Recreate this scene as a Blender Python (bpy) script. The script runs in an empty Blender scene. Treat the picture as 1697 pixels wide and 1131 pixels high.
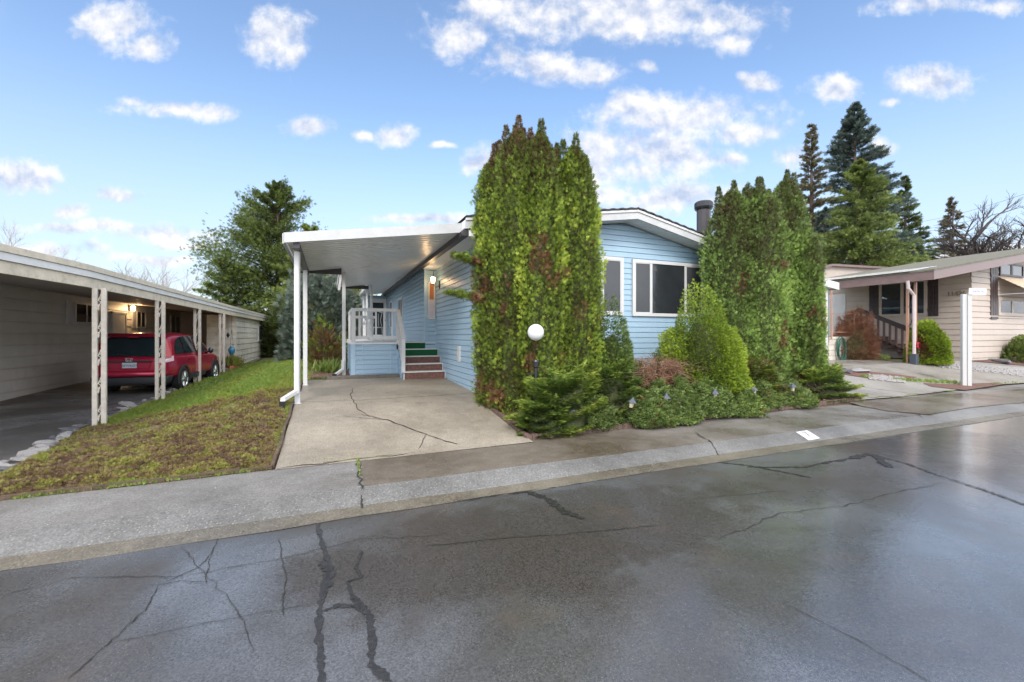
import bpy, bmesh, math, random
import numpy as np
from mathutils import Vector, Matrix
random.seed(7); rng = np.random.default_rng(11)
R = math.radians
scene = bpy.context.scene
COL = scene.collection
# ------------------------------------------------------------------ camera
F, CX, CY = 720.0, 848.5, 555.0
S, C = 300/780., 720/780.           # sine and cosine of the camera's yaw
H = 1.7
cam = bpy.data.cameras.new('camera'); camo = bpy.data.objects.new('camera', cam); COL.objects.link(camo)
camo.location = (0, 0, H); camo.rotation_euler = (R(90), 0, -math.atan2(S, C))
cam.sensor_width = 36; cam.lens = 36*F/1697; cam.shift_y = -(565.5-CY)/1697; cam.clip_end = 4000; cam.clip_start = .05
scene.camera = camo

def ray(x, y):
    u = (x-CX)/F; v = (CY-y)/F
    return (u*C+S, C-u*S, v)
def onX(x, y, X): d = ray(x, y); k = X/d[0]; return Vector((X, d[1]*k, H+d[2]*k))
def onY(x, y, Y): d = ray(x, y); k = Y/d[1]; return Vector((d[0]*k, Y, H+d[2]*k))
def onZ(x, y, z=0): d = ray(x, y); k = (z-H)/d[2]; return Vector((d[0]*k, d[1]*k, z))
def lerpt(t, y):
    if y <= t[0][0]: return t[0][1]
    for (a, b), (c, d) in zip(t, t[1:]):
        if y <= c: return b+(d-b)*(y-a)/(c-a)
    return t[-1][1]
LT = [(5.5,.12),(7,.09),(10,.06),(13,.09),(16,.17),(20,.22),(23,.30),(30,.36),(60,.4)]
MT = [(5.8,.125),(7.3,.3),(8.8,.46),(12,.55),(60,.6)]
RT = [(6.2,.125),(7,.22),(9.05,.64),(12,.68),(60,.7)]
def sm(a, b, x):
    t = min(1, max(0, (x-a)/(b-a))); return t*t*(3-2*t)
def g(x, y):
    L, M_, R_ = lerpt(LT, y), lerpt(MT, y), lerpt(RT, y)
    if x < 5: t = sm(-4.0, -1.0, x); return L+(M_-L)*t
    t = sm(11, 13.5, x); return M_+(R_-M_)*t
def onG(x, y):
    z = .3
    for _ in range(60):
        p = onZ(x, y, z); z += (g(p.x, p.y)-z)*.4
    return Vector((p.x, p.y, g(p.x, p.y)))
def Yi(x): return 5.65+min(max(x, -8), 24)*.0415+.12          # inner edge of the sidewalk

# ------------------------------------------------------------------ materials
def nt(m): return m.node_tree.nodes, m.node_tree.links
class NB:
    """small node builder"""
    def __init__(s, tree): s.t = tree
    def n(s, typ, **kw):
        nd = s.t.nodes.new(typ)
        for k, v in kw.items():
            if k == 'ins':
                for i, val in v.items():
                    if hasattr(val, 'is_linked') or isinstance(val, bpy.types.NodeSocket): s.t.links.new(val, nd.inputs[i])
                    else: nd.inputs[i].default_value = val
            else: setattr(nd, k, v)
        return nd
    def math(s, op, a, b=0.0, c=None, clamp=False):
        ins = {0: a, 1: b}
        if c is not None: ins[2] = c
        return s.n('ShaderNodeMath', operation=op, use_clamp=clamp, ins=ins).outputs[0]
    def noise(s, vec, scale, detail=4, rough=.55, dist=0):
        return s.n('ShaderNodeTexNoise', ins={'Vector': vec, 'Scale': scale, 'Detail': detail, 'Roughness': rough, 'Distortion': dist}).outputs[0]
    def ramp(s, fac, stops, interp='LINEAR'):
        r = s.n('ShaderNodeValToRGB', ins={0: fac}); cr = r.color_ramp; cr.interpolation = interp
        while len(cr.elements) < len(stops): cr.elements.new(.5)
        for e, (p, c) in zip(cr.elements, stops):
            e.position = p; e.color = (c, c, c, 1) if isinstance(c, (int, float)) else (*c, 1)
        return r.outputs[0]
    def mix(s, fac, a, b, typ='MIX'):
        nd = s.n('ShaderNodeMix', data_type='RGBA', blend_type=typ)
        for i, v in ((0, fac), (6, a), (7, b)):
            if isinstance(v, bpy.types.NodeSocket): s.t.links.new(v, nd.inputs[i])
            else: nd.inputs[i].default_value = v if i == 0 else ((*v, 1) if len(v) == 3 else v)
        return nd.outputs[2]
def newmat(name):
    m = bpy.data.materials.new(name); m.use_nodes = True
    b = NB(m.node_tree); p = m.node_tree.nodes['Principled BSDF']
    tc = b.n('ShaderNodeTexCoord').outputs['Object']
    return m, b, p, tc
def mat(name, col, rough=.6, var=.18, vs=2.5, bump=.0, bs=60, metal=0, spec=.5, dirt=None, streak=False):
    m, b, p, tc = newmat(name)
    v = tc
    if streak: v = b.n('ShaderNodeVectorMath', operation='MULTIPLY', ins={0: tc, 1: (1, 1, .12)}).outputs[0]
    n1 = b.noise(v, vs, 6, .65)
    lo = tuple(c*(1-var) for c in col); hi = tuple(min(1, c*(1+var)) for c in col)
    c = b.ramp(n1, [(.3, lo), (.7, hi)])
    if dirt:
        n2 = b.noise(v, vs*2.3, 8, .7)
        c = b.mix(b.ramp(n2, [(.52, 0.), (.72, 1.)]), c, dirt)
    b.t.links.new(c, p.inputs['Base Color'])
    p.inputs['Metallic'].default_value = metal; p.inputs['Specular IOR Level'].default_value = spec
    rr = b.ramp(n1, [(.2, max(.02, rough-.08)), (.8, min(1, rough+.08))]); b.t.links.new(rr, p.inputs['Roughness'])
    if bump:
        bn = b.n('ShaderNodeBump', ins={'Strength': bump, 'Distance': .01, 'Height': b.noise(tc, bs, 3)})
        b.t.links.new(bn.outputs[0], p.inputs['Normal'])
    return m
def leafmat(name, stops, trans=.22, rough=.55):
    m, b, p, tc = newmat(name)
    at = b.n('ShaderNodeAttribute', attribute_name='tint').outputs['Fac']
    c = b.ramp(at, stops)
    b.t.links.new(c, p.inputs['Base Color']); p.inputs['Roughness'].default_value = rough
    p.inputs['Specular IOR Level'].default_value = .3
    tr = b.n('ShaderNodeBsdfTranslucent', ins={0: c}).outputs[0]
    mx = b.n('ShaderNodeMixShader', ins={0: trans, 1: p.outputs[0], 2: tr})
    out = [n for n in b.t.nodes if n.type == 'OUTPUT_MATERIAL'][0]
    b.t.links.new(mx.outputs[0], out.inputs[0])
    return m
def emit(name, col, st):
    m, b, p, tc = newmat(name)
    p.inputs['Base Color'].default_value = (*col, 1); p.inputs['Emission Color'].default_value = (*col, 1); p.inputs['Emission Strength'].default_value = st
    p.inputs['Roughness'].default_value = .3
    return m
def clearglass(name, tint=(.6,.65,.68)):
    m, b, p, tc = newmat(name)
    out = [n for n in b.t.nodes if n.type == 'OUTPUT_MATERIAL'][0]
    fr = b.n('ShaderNodeFresnel', ins={0: 1.6}).outputs[0]
    t = b.n('ShaderNodeBsdfTransparent', ins={0: (*tint, 1)}).outputs[0]
    gl = b.n('ShaderNodeBsdfGlossy', ins={'Roughness': .03}).outputs[0]
    mx = b.n('ShaderNodeMixShader', ins={0: fr, 1: t, 2: gl}); b.t.links.new(mx.outputs[0], out.inputs[0])
    return m

# wet asphalt
def asphalt(name, wetlo, wethi, tone=1.0):
    m, b, p, tc = newmat(name)
    big = b.noise(tc, .55, 4, .55, .6); mid = b.noise(tc, 3.1, 5, .6)
    fine = b.noise(tc, 130, 3, .7); grit = b.noise(tc, 80, 4, .7)
    vor = b.n('ShaderNodeTexVoronoi', ins={'Vector': tc, 'Scale': 75}).outputs['Distance']
    vcol = b.n('ShaderNodeTexVoronoi', ins={'Vector': tc, 'Scale': 75}).outputs['Color']
    base = b.ramp(big, [(.38, tuple(c*tone for c in (.042,.036,.030))), (.5, tuple(c*tone for c in (.060,.059,.058))), (.62, tuple(c*tone for c in (.098,.100,.106)))])
    base = b.mix(.85, base, b.ramp(grit, [(.36, (.5,.5,.5)), (.5, (1.,1.,1.)), (.64, (1.5,1.48,1.45))]), 'MULTIPLY')
    sp = b.math('MULTIPLY', b.ramp(vor, [(.14, 1.), (.24, 0.)]), b.ramp(vcol, [(.55, 0.), (.8, 1.)]))
    base = b.mix(b.math('MULTIPLY', sp, .55), base, (.30,.28,.25))
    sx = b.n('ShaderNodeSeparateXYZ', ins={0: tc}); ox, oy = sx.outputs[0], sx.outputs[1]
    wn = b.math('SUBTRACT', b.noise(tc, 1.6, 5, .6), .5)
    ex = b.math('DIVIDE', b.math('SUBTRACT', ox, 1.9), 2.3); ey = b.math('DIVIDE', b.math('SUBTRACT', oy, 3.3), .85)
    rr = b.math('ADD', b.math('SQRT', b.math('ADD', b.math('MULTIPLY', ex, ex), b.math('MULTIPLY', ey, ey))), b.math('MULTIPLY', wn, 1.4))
    patch_reflect = b.n('ShaderNodeMapRange', interpolation_type='SMOOTHSTEP', ins={'Value': rr, 1: 1.1, 2: .75}).outputs[0] if name == 'wet_asphalt' else 0.  # dark oval: partly a seal patch, partly tree reflection put into the colour
    w1 = b.n('ShaderNodeMapRange', interpolation_type='SMOOTHSTEP', ins={'Value': b.math('ADD', b.math('SUBTRACT', b.math('MULTIPLY_ADD', ox, .16, 2.25), oy), b.math('MULTIPLY', wn, 2.2)), 1: -.1, 2: .35}).outputs[0]
    w2 = b.n('ShaderNodeMapRange', interpolation_type='SMOOTHSTEP', ins={'Value': b.math('ADD', ox, b.math('MULTIPLY', wn, 2.)), 1: .5, 2: 1.5}).outputs[0]
    w3 = b.n('ShaderNodeMapRange', interpolation_type='SMOOTHSTEP', ins={'Value': b.math('ADD', ox, b.math('MULTIPLY', wn, 3.)), 1: 5.2, 2: 7.5}).outputs[0]
    wetm = b.math('MULTIPLY', b.math('MAXIMUM', b.math('MULTIPLY', w1, w2), w3), b.math('MULTIPLY_ADD', patch_reflect, -.85, 1.)) if name == 'wet_asphalt' else 0.
    if name == 'wet_asphalt':
        base = b.mix(b.math('MULTIPLY', patch_reflect, .68), base, b.mix(b.ramp(grit, [(.4, 0.), (.6, 1.)]), (.022,.019,.016), (.06,.052,.044)))
        b.t.links.new(b.math('MULTIPLY', wetm, .9), p.inputs['Coat Weight']); p.inputs['Coat IOR'].default_value = 1.7; p.inputs['Coat Roughness'].default_value = .09
        bn2 = b.n('ShaderNodeBump', ins={'Strength': .25, 'Distance': .006, 'Height': b.noise(tc, 26, 4, .6)}); b.t.links.new(bn2.outputs[0], p.inputs['Coat Normal'])
    rust = b.ramp(b.noise(tc, 1.3, 3, .5), [(.6, 0.), (.74, .45)])
    base = b.mix(rust, base, (.085,.058,.038))
    b.t.links.new(base, p.inputs['Base Color'])
    wet = b.ramp(b.math('ADD', b.math('MULTIPLY', big, .72), b.math('MULTIPLY', mid, .28)), [(.43, wethi), (.5, (wetlo+wethi)/2), (.6, wetlo)])
    if name == 'wet_asphalt': b.t.links.new(b.math('MULTIPLY_ADD', patch_reflect, -.65, .95), p.inputs['Specular IOR Level'])
    r2 = b.math('ADD', wet, b.math('MULTIPLY', b.math('SUBTRACT', fine, .5), .22), clamp=True)
    b.t.links.new(r2, p.inputs['Roughness'])
    hgt = b.math('ADD', b.math('MULTIPLY', fine, .6), b.math('MULTIPLY', grit, .9))
    bn = b.n('ShaderNodeBump', ins={'Strength': .28, 'Distance': .005, 'Height': hgt})
    b.t.links.new(bn.outputs[0], p.inputs['Normal'])
    p.inputs['Specular IOR Level'].default_value = .95
    return m
def aggregate(name, dark, light, stone, sc=60, rough=.55, amount=.5, wet=None):
    m, b, p, tc = newmat(name)
    n1 = b.noise(tc, .7, 6, .6); n2 = b.noise(tc, 6, 6, .7); n3 = b.noise(tc, 55, 5, .75)
    base = b.ramp(b.math('ADD', b.math('MULTIPLY', n1, .65), b.math('MULTIPLY', n2, .35)), [(.36, dark), (.64, light)])
    base = b.mix(.7, base, b.ramp(n3, [(.34, (.42,.42,.42)), (.5, (1.,1.,1.)), (.66, (1.6,1.6,1.6))]), 'MULTIPLY')
    vt = b.n('ShaderNodeTexVoronoi', ins={'Vector': tc, 'Scale': sc, 'Randomness': 1.0})
    sp = b.math('MULTIPLY', b.ramp(vt.outputs['Distance'], [(.2, 1.), (.36, 0.)]), b.ramp(vt.outputs['Color'], [(.5, 0.), (.62, 1.)]))
    base = b.mix(b.math('MULTIPLY', sp, amount), base, stone)
    if name == 'sidewalk_concrete':     # the slab right of the joint is older and browner
        ox = b.n('ShaderNodeSeparateXYZ', ins={0: tc}).outputs[0]
        m1_ = b.n('ShaderNodeMapRange', ins={'Value': ox, 1: .315, 2: .325}).outputs[0]; m2_ = b.n('ShaderNodeMapRange', ins={'Value': ox, 1: 8.5, 2: 3.5}).outputs[0]
        base = b.mix(b.math('MULTIPLY', m1_, b.math('MULTIPLY', m2_, .9)), base, b.mix(1., base, (.70,.60,.48), 'MULTIPLY'))
    b.t.links.new(base, p.inputs['Base Color'])
    lo = rough-.2 if wet is None else wet
    b.t.links.new(b.ramp(n1, [(.36, lo), (.56, rough)]), p.inputs['Roughness'])
    bn = b.n('ShaderNodeBump', ins={'Strength': .5, 'Distance': .006, 'Height': b.math('ADD', n3, b.math('MULTIPLY', sp, .7))})
    b.t.links.new(bn.outputs[0], p.inputs['Normal'])
    return m

MT_ = {}
def mk():
    d = MT_
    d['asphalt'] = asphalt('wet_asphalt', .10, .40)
    d['asphalt2'] = asphalt('carport_asphalt', .22, .5, 1.7)
    d['tar'] = mat('tar', (.026,.025,.025), .25, .3, 20, .4, 40)
    d['crackdark'] = mat('crack_dirt', (.02,.018,.014), .7, .3, 30)
    d['mossline'] = mat('moss_joint', (.10,.11,.03), .9, .5, 14, .5, 60)
    d['sidewalk'] = aggregate('sidewalk_concrete', (.10,.088,.073), (.205,.196,.182), (.46,.43,.38), 55, .6, .4, .26)
    d['puddle'] = aggregate('wet_concrete', (.075,.055,.038), (.21,.19,.165), (.3,.27,.22), 60, .22, .15, .05)
    d['kerb'] = aggregate('kerb_aggregate', (.08,.076,.068), (.155,.15,.14), (.30,.28,.25), 38, .6, .5)
    d['gutter'] = aggregate('gutter_aggregate', (.07,.058,.04), (.165,.145,.11), (.26,.23,.17), 45, .4, .6)
    d['drive'] = aggregate('driveway_concrete', (.17,.143,.106), (.305,.262,.20), (.42,.38,.31), 70, .62, .25, .4)
    d['driveR'] = aggregate('right_concrete', (.19,.175,.15), (.27,.25,.22), (.45,.42,.38), 70, .6, .2, .4)
    d['walkR'] = aggregate('walk_concrete', (.17,.15,.125), (.27,.245,.21), (.4,.36,.3), 70, .5, .2, .25)
    d['soil'] = mat('soil', (.085,.055,.035), .95, .5, 9, .9, 30, dirt=(.06,.065,.02))
    d['lawn'] = mat('lawn_base', (.10,.10,.035), .95, .5, 6, .9, 40, dirt=(.085,.05,.03))
    d['mulch'] = mat('bark_mulch', (.115,.055,.04), .9, .55, 28, 1, 60, dirt=(.25,.15,.11))
    d['blue'] = mat('blue_siding', (.30,.43,.53), .42, .06, 1.2, .12, 160, streak=True, dirt=(.28,.40,.49))
    d['bluetrim'] = mat('blue_trim', (.33,.46,.56), .4, .05)
    d['white'] = mat('white_paint', (.55,.545,.53), .4, .05, 3, .1, 80)
    d['fascia'] = mat('fascia_paint', (.44,.44,.43), .5, .1, 5, .2, 60, streak=False, dirt=(.43,.425,.41))
    d['alu'] = mat('white_aluminium', (.70,.71,.70), .32, .06, 3)
    d['darkmetal'] = mat('dark_metal', (.035,.028,.03), .4, .2, 6)
    d['black'] = mat('black_paint', (.012,.012,.013), .35, .2, 6)
    d['shingle'] = mat('dark_shingles', (.035,.028,.025), .9, .5, 20, 1, 30)
    d['pane'] = mat('dark_pane', (.022,.025,.028), .06, .3, .8, 0, 60, 0, .55)
    d['screen'] = mat('insect_screen', (.055,.058,.062), .35, .15, 1.5, .1, 300, 0, .5)
    d['clear'] = clearglass('clear_pane')
    d['blind'] = mat('vertical_blinds', (.34,.39,.39), .7, .1, 6)
    d['curtain'] = mat('brown_blind', (.35,.13,.05), .7, .2, 6)
    d['net'] = mat('net_curtain', (.5,.46,.52), .8, .1, 6)
    d['green'] = mat('green_carpet', (.004,.085,.028), .95, .35, 60, .8, 200)
    d['riser'] = mat('brown_board', (.13,.055,.04), .6, .55, 14, .4, 60, dirt=(.06,.03,.025))
    d['nosing'] = mat('nosing', (.6,.6,.58), .5, .1)
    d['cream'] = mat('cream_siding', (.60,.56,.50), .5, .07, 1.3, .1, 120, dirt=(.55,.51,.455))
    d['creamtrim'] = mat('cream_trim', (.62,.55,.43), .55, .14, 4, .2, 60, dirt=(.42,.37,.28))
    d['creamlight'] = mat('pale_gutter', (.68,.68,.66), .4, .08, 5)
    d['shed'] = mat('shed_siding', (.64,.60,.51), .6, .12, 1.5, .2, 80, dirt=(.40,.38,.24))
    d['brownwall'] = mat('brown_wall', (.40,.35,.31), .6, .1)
    d['ivory'] = mat('ivory_post', (.62,.56,.47), .5, .14, 8, .2, 60, dirt=(.5,.43,.33))
    d['tan'] = mat('tan_siding', (.44,.37,.31), .55, .06, 1.4, .1, 120, dirt=(.40,.335,.28))
    d['brown'] = mat('brown_paint', (.085,.045,.038), .5, .2, 4, .2, 60)
    d['brownf'] = mat('brown_fascia', (.15,.095,.083), .4, .15, 4, .2, 60)
    d['darkbrown'] = mat('dark_shutter', (.035,.02,.018), .45, .2, 6)
    d['copper'] = mat('copper_post', (.36,.19,.12), .45, .15, 6)
    d['pink'] = mat('downspout_paint', (.46,.38,.36), .3, .1, 4)
    d['roofR'] = mat('mossy_roof', (.13,.12,.09), .9, .4, 12, .8, 40, dirt=(.10,.11,.035))
    d['roofW'] = mat('wet_metal_roof', (.6,.58,.54), .2, .25, 3)
    d['awning'] = mat('tan_awning', (.48,.38,.26), .6, .15, 10, .3, 60)
    d['bark'] = mat('bark', (.075,.05,.035), .9, .4, 12, 1, 40)
    d['twig'] = mat('grey_twig', (.07,.055,.05), .85, .3, 5)
    d['paletwig'] = mat('pale_twig', (.30,.26,.25), .85, .2, 5)
    d['globe'] = emit('opal_globe', (.60,.61,.61), .03)
    d['warm'] = emit('lit_lamp', (1., .72, .38), 7)
    d['lampglass'] = mat('amber_glass', (.42,.37,.25), .2, .2, 20)
    d['lampgrey'] = mat('lamp_grey', (.06,.07,.09), .35, .2, 8)
    d['rock'] = mat('grey_rock', (.26,.245,.235), .7, .35, 9, .6, 30, dirt=(.42,.39,.36))
    d['rockdark'] = mat('dark_rock', (.10,.10,.105), .45, .35, 9, .6, 30, dirt=(.2,.19,.19))
    d['rockwhite'] = mat('pale_rock', (.27,.25,.235), .75, .2, 9, .5, 30)
    d['brick'] = mat('edging_brick', (.11,.068,.052), .8, .3, 25, .6, 60, dirt=(.10,.085,.04))
    d['timber'] = mat('old_timber', (.13,.115,.095), .8, .3, 10, .6, 40, streak=False)
    d['bluepot'] = mat('blue_glaze', (.06,.22,.36), .2, .4, 9)
    d['terracotta'] = mat('terracotta', (.55,.20,.12), .7, .2)
    d['slate'] = mat('slate_pot', (.05,.06,.075), .5, .2)
    d['carred'] = mat('red_car_paint', (.40,.014,.05), .16, .08, 3, 0, 60, .35, .8)
    d['carglass'] = mat('car_glass', (.012,.022,.028), .04, .3, 3, 0, 60, 0, .8)
    d['carplastic'] = mat('grey_plastic', (.028,.030,.034), .5, .2)
    d['tyre'] = mat('tyre', (.014,.014,.015), .8, .2)
    d['chrome'] = mat('alloy', (.6,.6,.62), .2, .1, 4, 0, 60, .9)
    d['tail'] = mat('tail_lamp', (.42,.012,.018), .12, .1)
    d['tailclear'] = mat('tail_lamp_clear', (.72,.50,.52), .1, .1)
    d['plate'] = mat('plate_white', (.55,.6,.66), .3, .1)
    d['ink'] = mat('plate_ink', (.03,.05,.10), .5, .1)
    d['faded'] = mat('faded_number', (.30,.30,.31), .6, .1)
    d['fadedblue'] = mat('faded_blue', (.10,.13,.36), .6, .1)
    d['bronze'] = mat('bronze_numeral', (.20,.165,.11), .5, .2)
    d['signpost'] = mat('weathered_white_post', (.46,.45,.43), .6, .1, 5, .3, 60, dirt=(.42,.42,.40), streak=True)
    d['redsign'] = mat('red_sign', (.55,.03,.06), .4, .1)
    d['hose'] = mat('green_hose', (.02,.10,.065), .4, .3, 10)
    d['fence'] = mat('dark_fence', (.03,.024,.02), .8, .3, 8, .4, 40)
    d['wire'] = mat('wire', (.05,.05,.055), .6, .1)
    d['block'] = mat('pale_block', (.55,.50,.42), .8, .15, 4, .3, 40)
    d['dwhite'] = mat('door_white', (.62,.62,.6), .4, .05)
    arb = [(0., (.17,.075,.035)), (.12, (.20,.10,.05)), (.2, (.075,.06,.02)), (.4, (.095,.13,.02)), (.65, (.19,.27,.035)), (.85, (.34,.42,.05)), (1., (.48,.52,.08))]
    d['arb'] = leafmat('arborvitae_leaf', arb)
    d['arb2'] = leafmat('arborvitae_deep', [(0., (0.17,0.0765,0.0425)), (.12, (0.204,0.102,0.051)), (.2, (0.075,0.065,0.03)), (.4, (0.10,0.13,0.035)), (.65, (0.17,0.25,0.055)), (.85, (0.238,0.357,0.085)), (1., (0.34,0.459,0.102))])
    d['dwarf'] = leafmat('dwarf_conifer_leaf', [(0., (0.048,0.064,0.016)), (.4, (0.112,0.168,0.0192)), (.7, (0.224,0.304,0.0256)), (1., (0.352,0.432,0.048))])
    d['dwarf2'] = leafmat('dark_conifer_leaf', [(0., (.025,.035,.012)), (.4, (.06,.095,.022)), (.7, (.11,.165,.035)), (1., (.19,.25,.06))])
    d['juniper'] = leafmat('juniper_leaf', [(0., (.035,.045,.016)), (.35, (.07,.115,.026)), (.7, (.145,.215,.036)), (.92, (.30,.36,.06)), (1., (.42,.46,.09))])
    d['coton'] = leafmat('cotoneaster_leaf', [(0., (.20,.08,.03)), (.05, (.06,.075,.025)), (.4, (.085,.125,.032)), (.75, (.165,.225,.05)), (1., (.29,.36,.10))])
    d['grass'] = leafmat('grass_blade', [(0., (.13,.075,.055)), (.22, (.21,.135,.075)), (.42, (.27,.22,.07)), (.58, (.26,.28,.05)), (.78, (.17,.26,.045)), (1., (.23,.34,.07))], .3)
    d['red'] = leafmat('red_twig', [(0., (.10,.04,.022)), (.5, (.22,.10,.055)), (.8, (.33,.165,.10)), (1., (.42,.27,.17))], .1)
    d['cedar'] = leafmat('cedar_leaf', [(0., (0.056,0.048,0.0224)), (.4, (0.072,0.0992,0.0256)), (.7, (0.12,0.16,0.032)), (1., (0.24,0.272,0.056))])
    d['spruce'] = leafmat('spruce_needles', [(0., (.035,.045,.04)), (.5, (.065,.09,.075)), (.8, (.10,.135,.11)), (1., (.15,.19,.15))])
    d['fir'] = leafmat('fir_needles', [(0., (.04,.045,.018)), (.4, (.085,.115,.03)), (.7, (.14,.185,.042)), (1., (.24,.28,.07))])
    d['bronze_fir'] = leafmat('bronze_needles', [(0., (.07,.05,.035)), (.5, (.12,.105,.06)), (1., (.17,.17,.08))])
    d['silver'] = leafmat('silver_foliage', [(0., (.05,.065,.045)), (.5, (.11,.14,.105)), (1., (.24,.28,.22))])
    d['yellow'] = leafmat('yellow_foliage', [(0., (0.07,0.084,0.014)), (.5, (0.224,0.252,0.028)), (1., (0.476,0.462,0.07))])
    d['hedge'] = leafmat('hedge_leaf', [(0., (0.182,0.07,0.042)), (.15, (0.084,0.084,0.0168)), (.4, (0.126,0.182,0.0168)), (.75, (0.266,0.364,0.0252)), (1., (0.42,0.504,0.056))])
mk(); MM = MT_

# ------------------------------------------------------------------ object helpers
def tag(o, label=None, cat=None, group=None, kind=None):
    if label: o['label'] = label
    if cat: o['category'] = cat
    if group: o['group'] = group
    if kind: o['kind'] = kind
    return o
def thing(name, label, cat, loc=(0,0,0), rz=0, group=None):
    o = bpy.data.objects.new(name, None); COL.objects.link(o); o.empty_display_size = .2
    o.location = loc; o.rotation_euler = (0, 0, rz)
    return tag(o, label, cat, group)
def link(name, me, mats, parent=None, world=False):
    o = bpy.data.objects.new(name, me); COL.objects.link(o)
    for m in (mats if isinstance(mats, (list, tuple)) else [mats]): me.materials.append(MM[m] if isinstance(m, str) else m)
    if parent:
        o.parent = parent
        if world:
            mi = Matrix.LocRotScale(parent.location, parent.rotation_euler, None)
            p = parent.parent
            while p: mi = Matrix.LocRotScale(p.location, p.rotation_euler, None) @ mi; p = p.parent
            me.transform(mi.inverted())
    return o
class MB:
    def __init__(s): s.v = []; s.f = []
    def add(s, vs, fs):
        k = len(s.v); s.v += [tuple(v) for v in vs]; s.f += [tuple(i+k for i in f) for f in fs]; return s
    def box(s, x0, x1, y0, y1, z0, z1):
        if x0 > x1: x0, x1 = x1, x0
        if y0 > y1: y0, y1 = y1, y0
        if z0 > z1: z0, z1 = z1, z0
        return s.add([(x0,y0,z0),(x1,y0,z0),(x1,y1,z0),(x0,y1,z0),(x0,y0,z1),(x1,y0,z1),(x1,y1,z1),(x0,y1,z1)],
                     [(0,3,2,1),(4,5,6,7),(0,1,5,4),(1,2,6,5),(2,3,7,6),(3,0,4,7)])
    def bar(s, a, b, w, h, up=(0,0,1)):
        a = Vector(a); b = Vector(b); d = (b-a).normalized(); u = Vector(up)
        if abs(d.dot(u)) > .99: u = Vector((0,1,0))
        x = d.cross(u).normalized()*(w/2); u = x.cross(d).normalized()*(h/2)
        vs = [a-x-u, a+x-u, a+x+u, a-x+u, b-x-u, b+x-u, b+x+u, b-x+u]
        return s.add(vs, [(0,1,2,3),(7,6,5,4),(0,4,5,1),(1,5,6,2),(2,6,7,3),(3,7,4,0)])
    def tube(s, pts, rad, n=8, cap=True):
        pts = [Vector(p) for p in pts]; rr = rad if isinstance(rad, (list, tuple)) else [rad]*len(pts)
        k = len(s.v); ref = None
        for i, p in enumerate(pts):
            d = (pts[min(i+1, len(pts)-1)]-pts[max(i-1, 0)]).normalized()
            if ref is None: ref = Vector((1,0,0)) if abs(d.x) < .8 else Vector((0,1,0))
            x = d.cross(ref).normalized(); y = d.cross(x).normalized(); ref = y.cross(d)*-1 if False else ref
            for j in range(n):
                a = 2*math.pi*j/n; s.v.append(tuple(p+(x*math.cos(a)+y*math.sin(a))*rr[i]))
        for i in range(len(pts)-1):
            for j in range(n):
                a = k+i*n+j; b_ = k+i*n+(j+1) % n; s.f.append((a, b_, b_+n, a+n))
        if cap: s.f.append(tuple(k+j for j in range(n))[::-1]); s.f.append(tuple(k+(len(pts)-1)*n+j for j in range(n)))
        return s
    def lathe(s, prof, c=(0,0,0), n=20):
        k = len(s.v)
        for r, z in prof:
            for j in range(n):
                a = 2*math.pi*j/n; s.v.append((c[0]+r*math.cos(a), c[1]+r*math.sin(a), c[2]+z))
        for i in range(len(prof)-1):
            for j in range(n):
                a = k+i*n+j; b_ = k+i*n+(j+1) % n; s.f.append((a, b_, b_+n, a+n))
        s.f.append(tuple(k+j for j in range(n))[::-1]); s.f.append(tuple(k+(len(prof)-1)*n+j for j in range(n)))
        return s
    def prism(s, poly, y0, y1, axis='y'):
        """polygon in (x,z) extruded in y (or (y,z) extruded in x)"""
        n = len(poly)
        if axis == 'y': vs = [(a, y0, b) for a, b in poly]+[(a, y1, b) for a, b in poly]
        elif axis == 'x': vs = [(y0, a, b) for a, b in poly]+[(y1, a, b) for a, b in poly]
        else: vs = [(a, b, y0) for a, b in poly]+[(a, b, y1) for a, b in poly]
        return s.add(vs, [tuple(range(n))[::-1], tuple(range(n, 2*n))]+[(i, (i+1) % n, (i+1) % n+n, i+n) for i in range(n)])
    def build(s, name, m, parent=None, bevel=0, smooth=False, world=False):
        me = bpy.data.meshes.new(name); me.from_pydata(s.v, [], s.f); me.update()
        bm = bmesh.new(); bm.from_mesh(me); bmesh.ops.recalc_face_normals(bm, faces=bm.faces)
        if bevel: bmesh.ops.bevel(bm, geom=bm.edges[:], offset=bevel, segments=2, affect='EDGES', profile=.5)
        bm.to_mesh(me); bm.free()
        if smooth:
            me.polygons.foreach_set('use_smooth', [True]*len(me.polygons))
        return link(name, me, m, parent, world)
def copy_tree(o, parent=None):
    c = o.copy(); COL.objects.link(c); c.parent = parent
    for ch in [x for x in bpy.data.objects if x.parent == o]: copy_tree(ch, c)
    return c
def text_mesh(name, body, size, m, parent, loc, rot, ext=.003):
    cu = bpy.data.curves.new(name, 'FONT'); cu.body = body; cu.size = size; cu.extrude = ext; cu.align_x = 'CENTER'; cu.align_y = 'CENTER'
    t = bpy.data.objects.new(name+'_tmp', cu); COL.objects.link(t)
    dg = bpy.context.evaluated_depsgraph_get(); me = bpy.data.meshes.new_from_object(t.evaluated_get(dg))
    bpy.data.objects.remove(t); bpy.data.curves.remove(cu)
    me.transform(Matrix.LocRotScale(Vector(loc), rot.to_quaternion() if hasattr(rot, 'to_quaternion') else rot, None))
    me.materials.clear(); me.name = name
    return link(name, me, m, parent)

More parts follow.
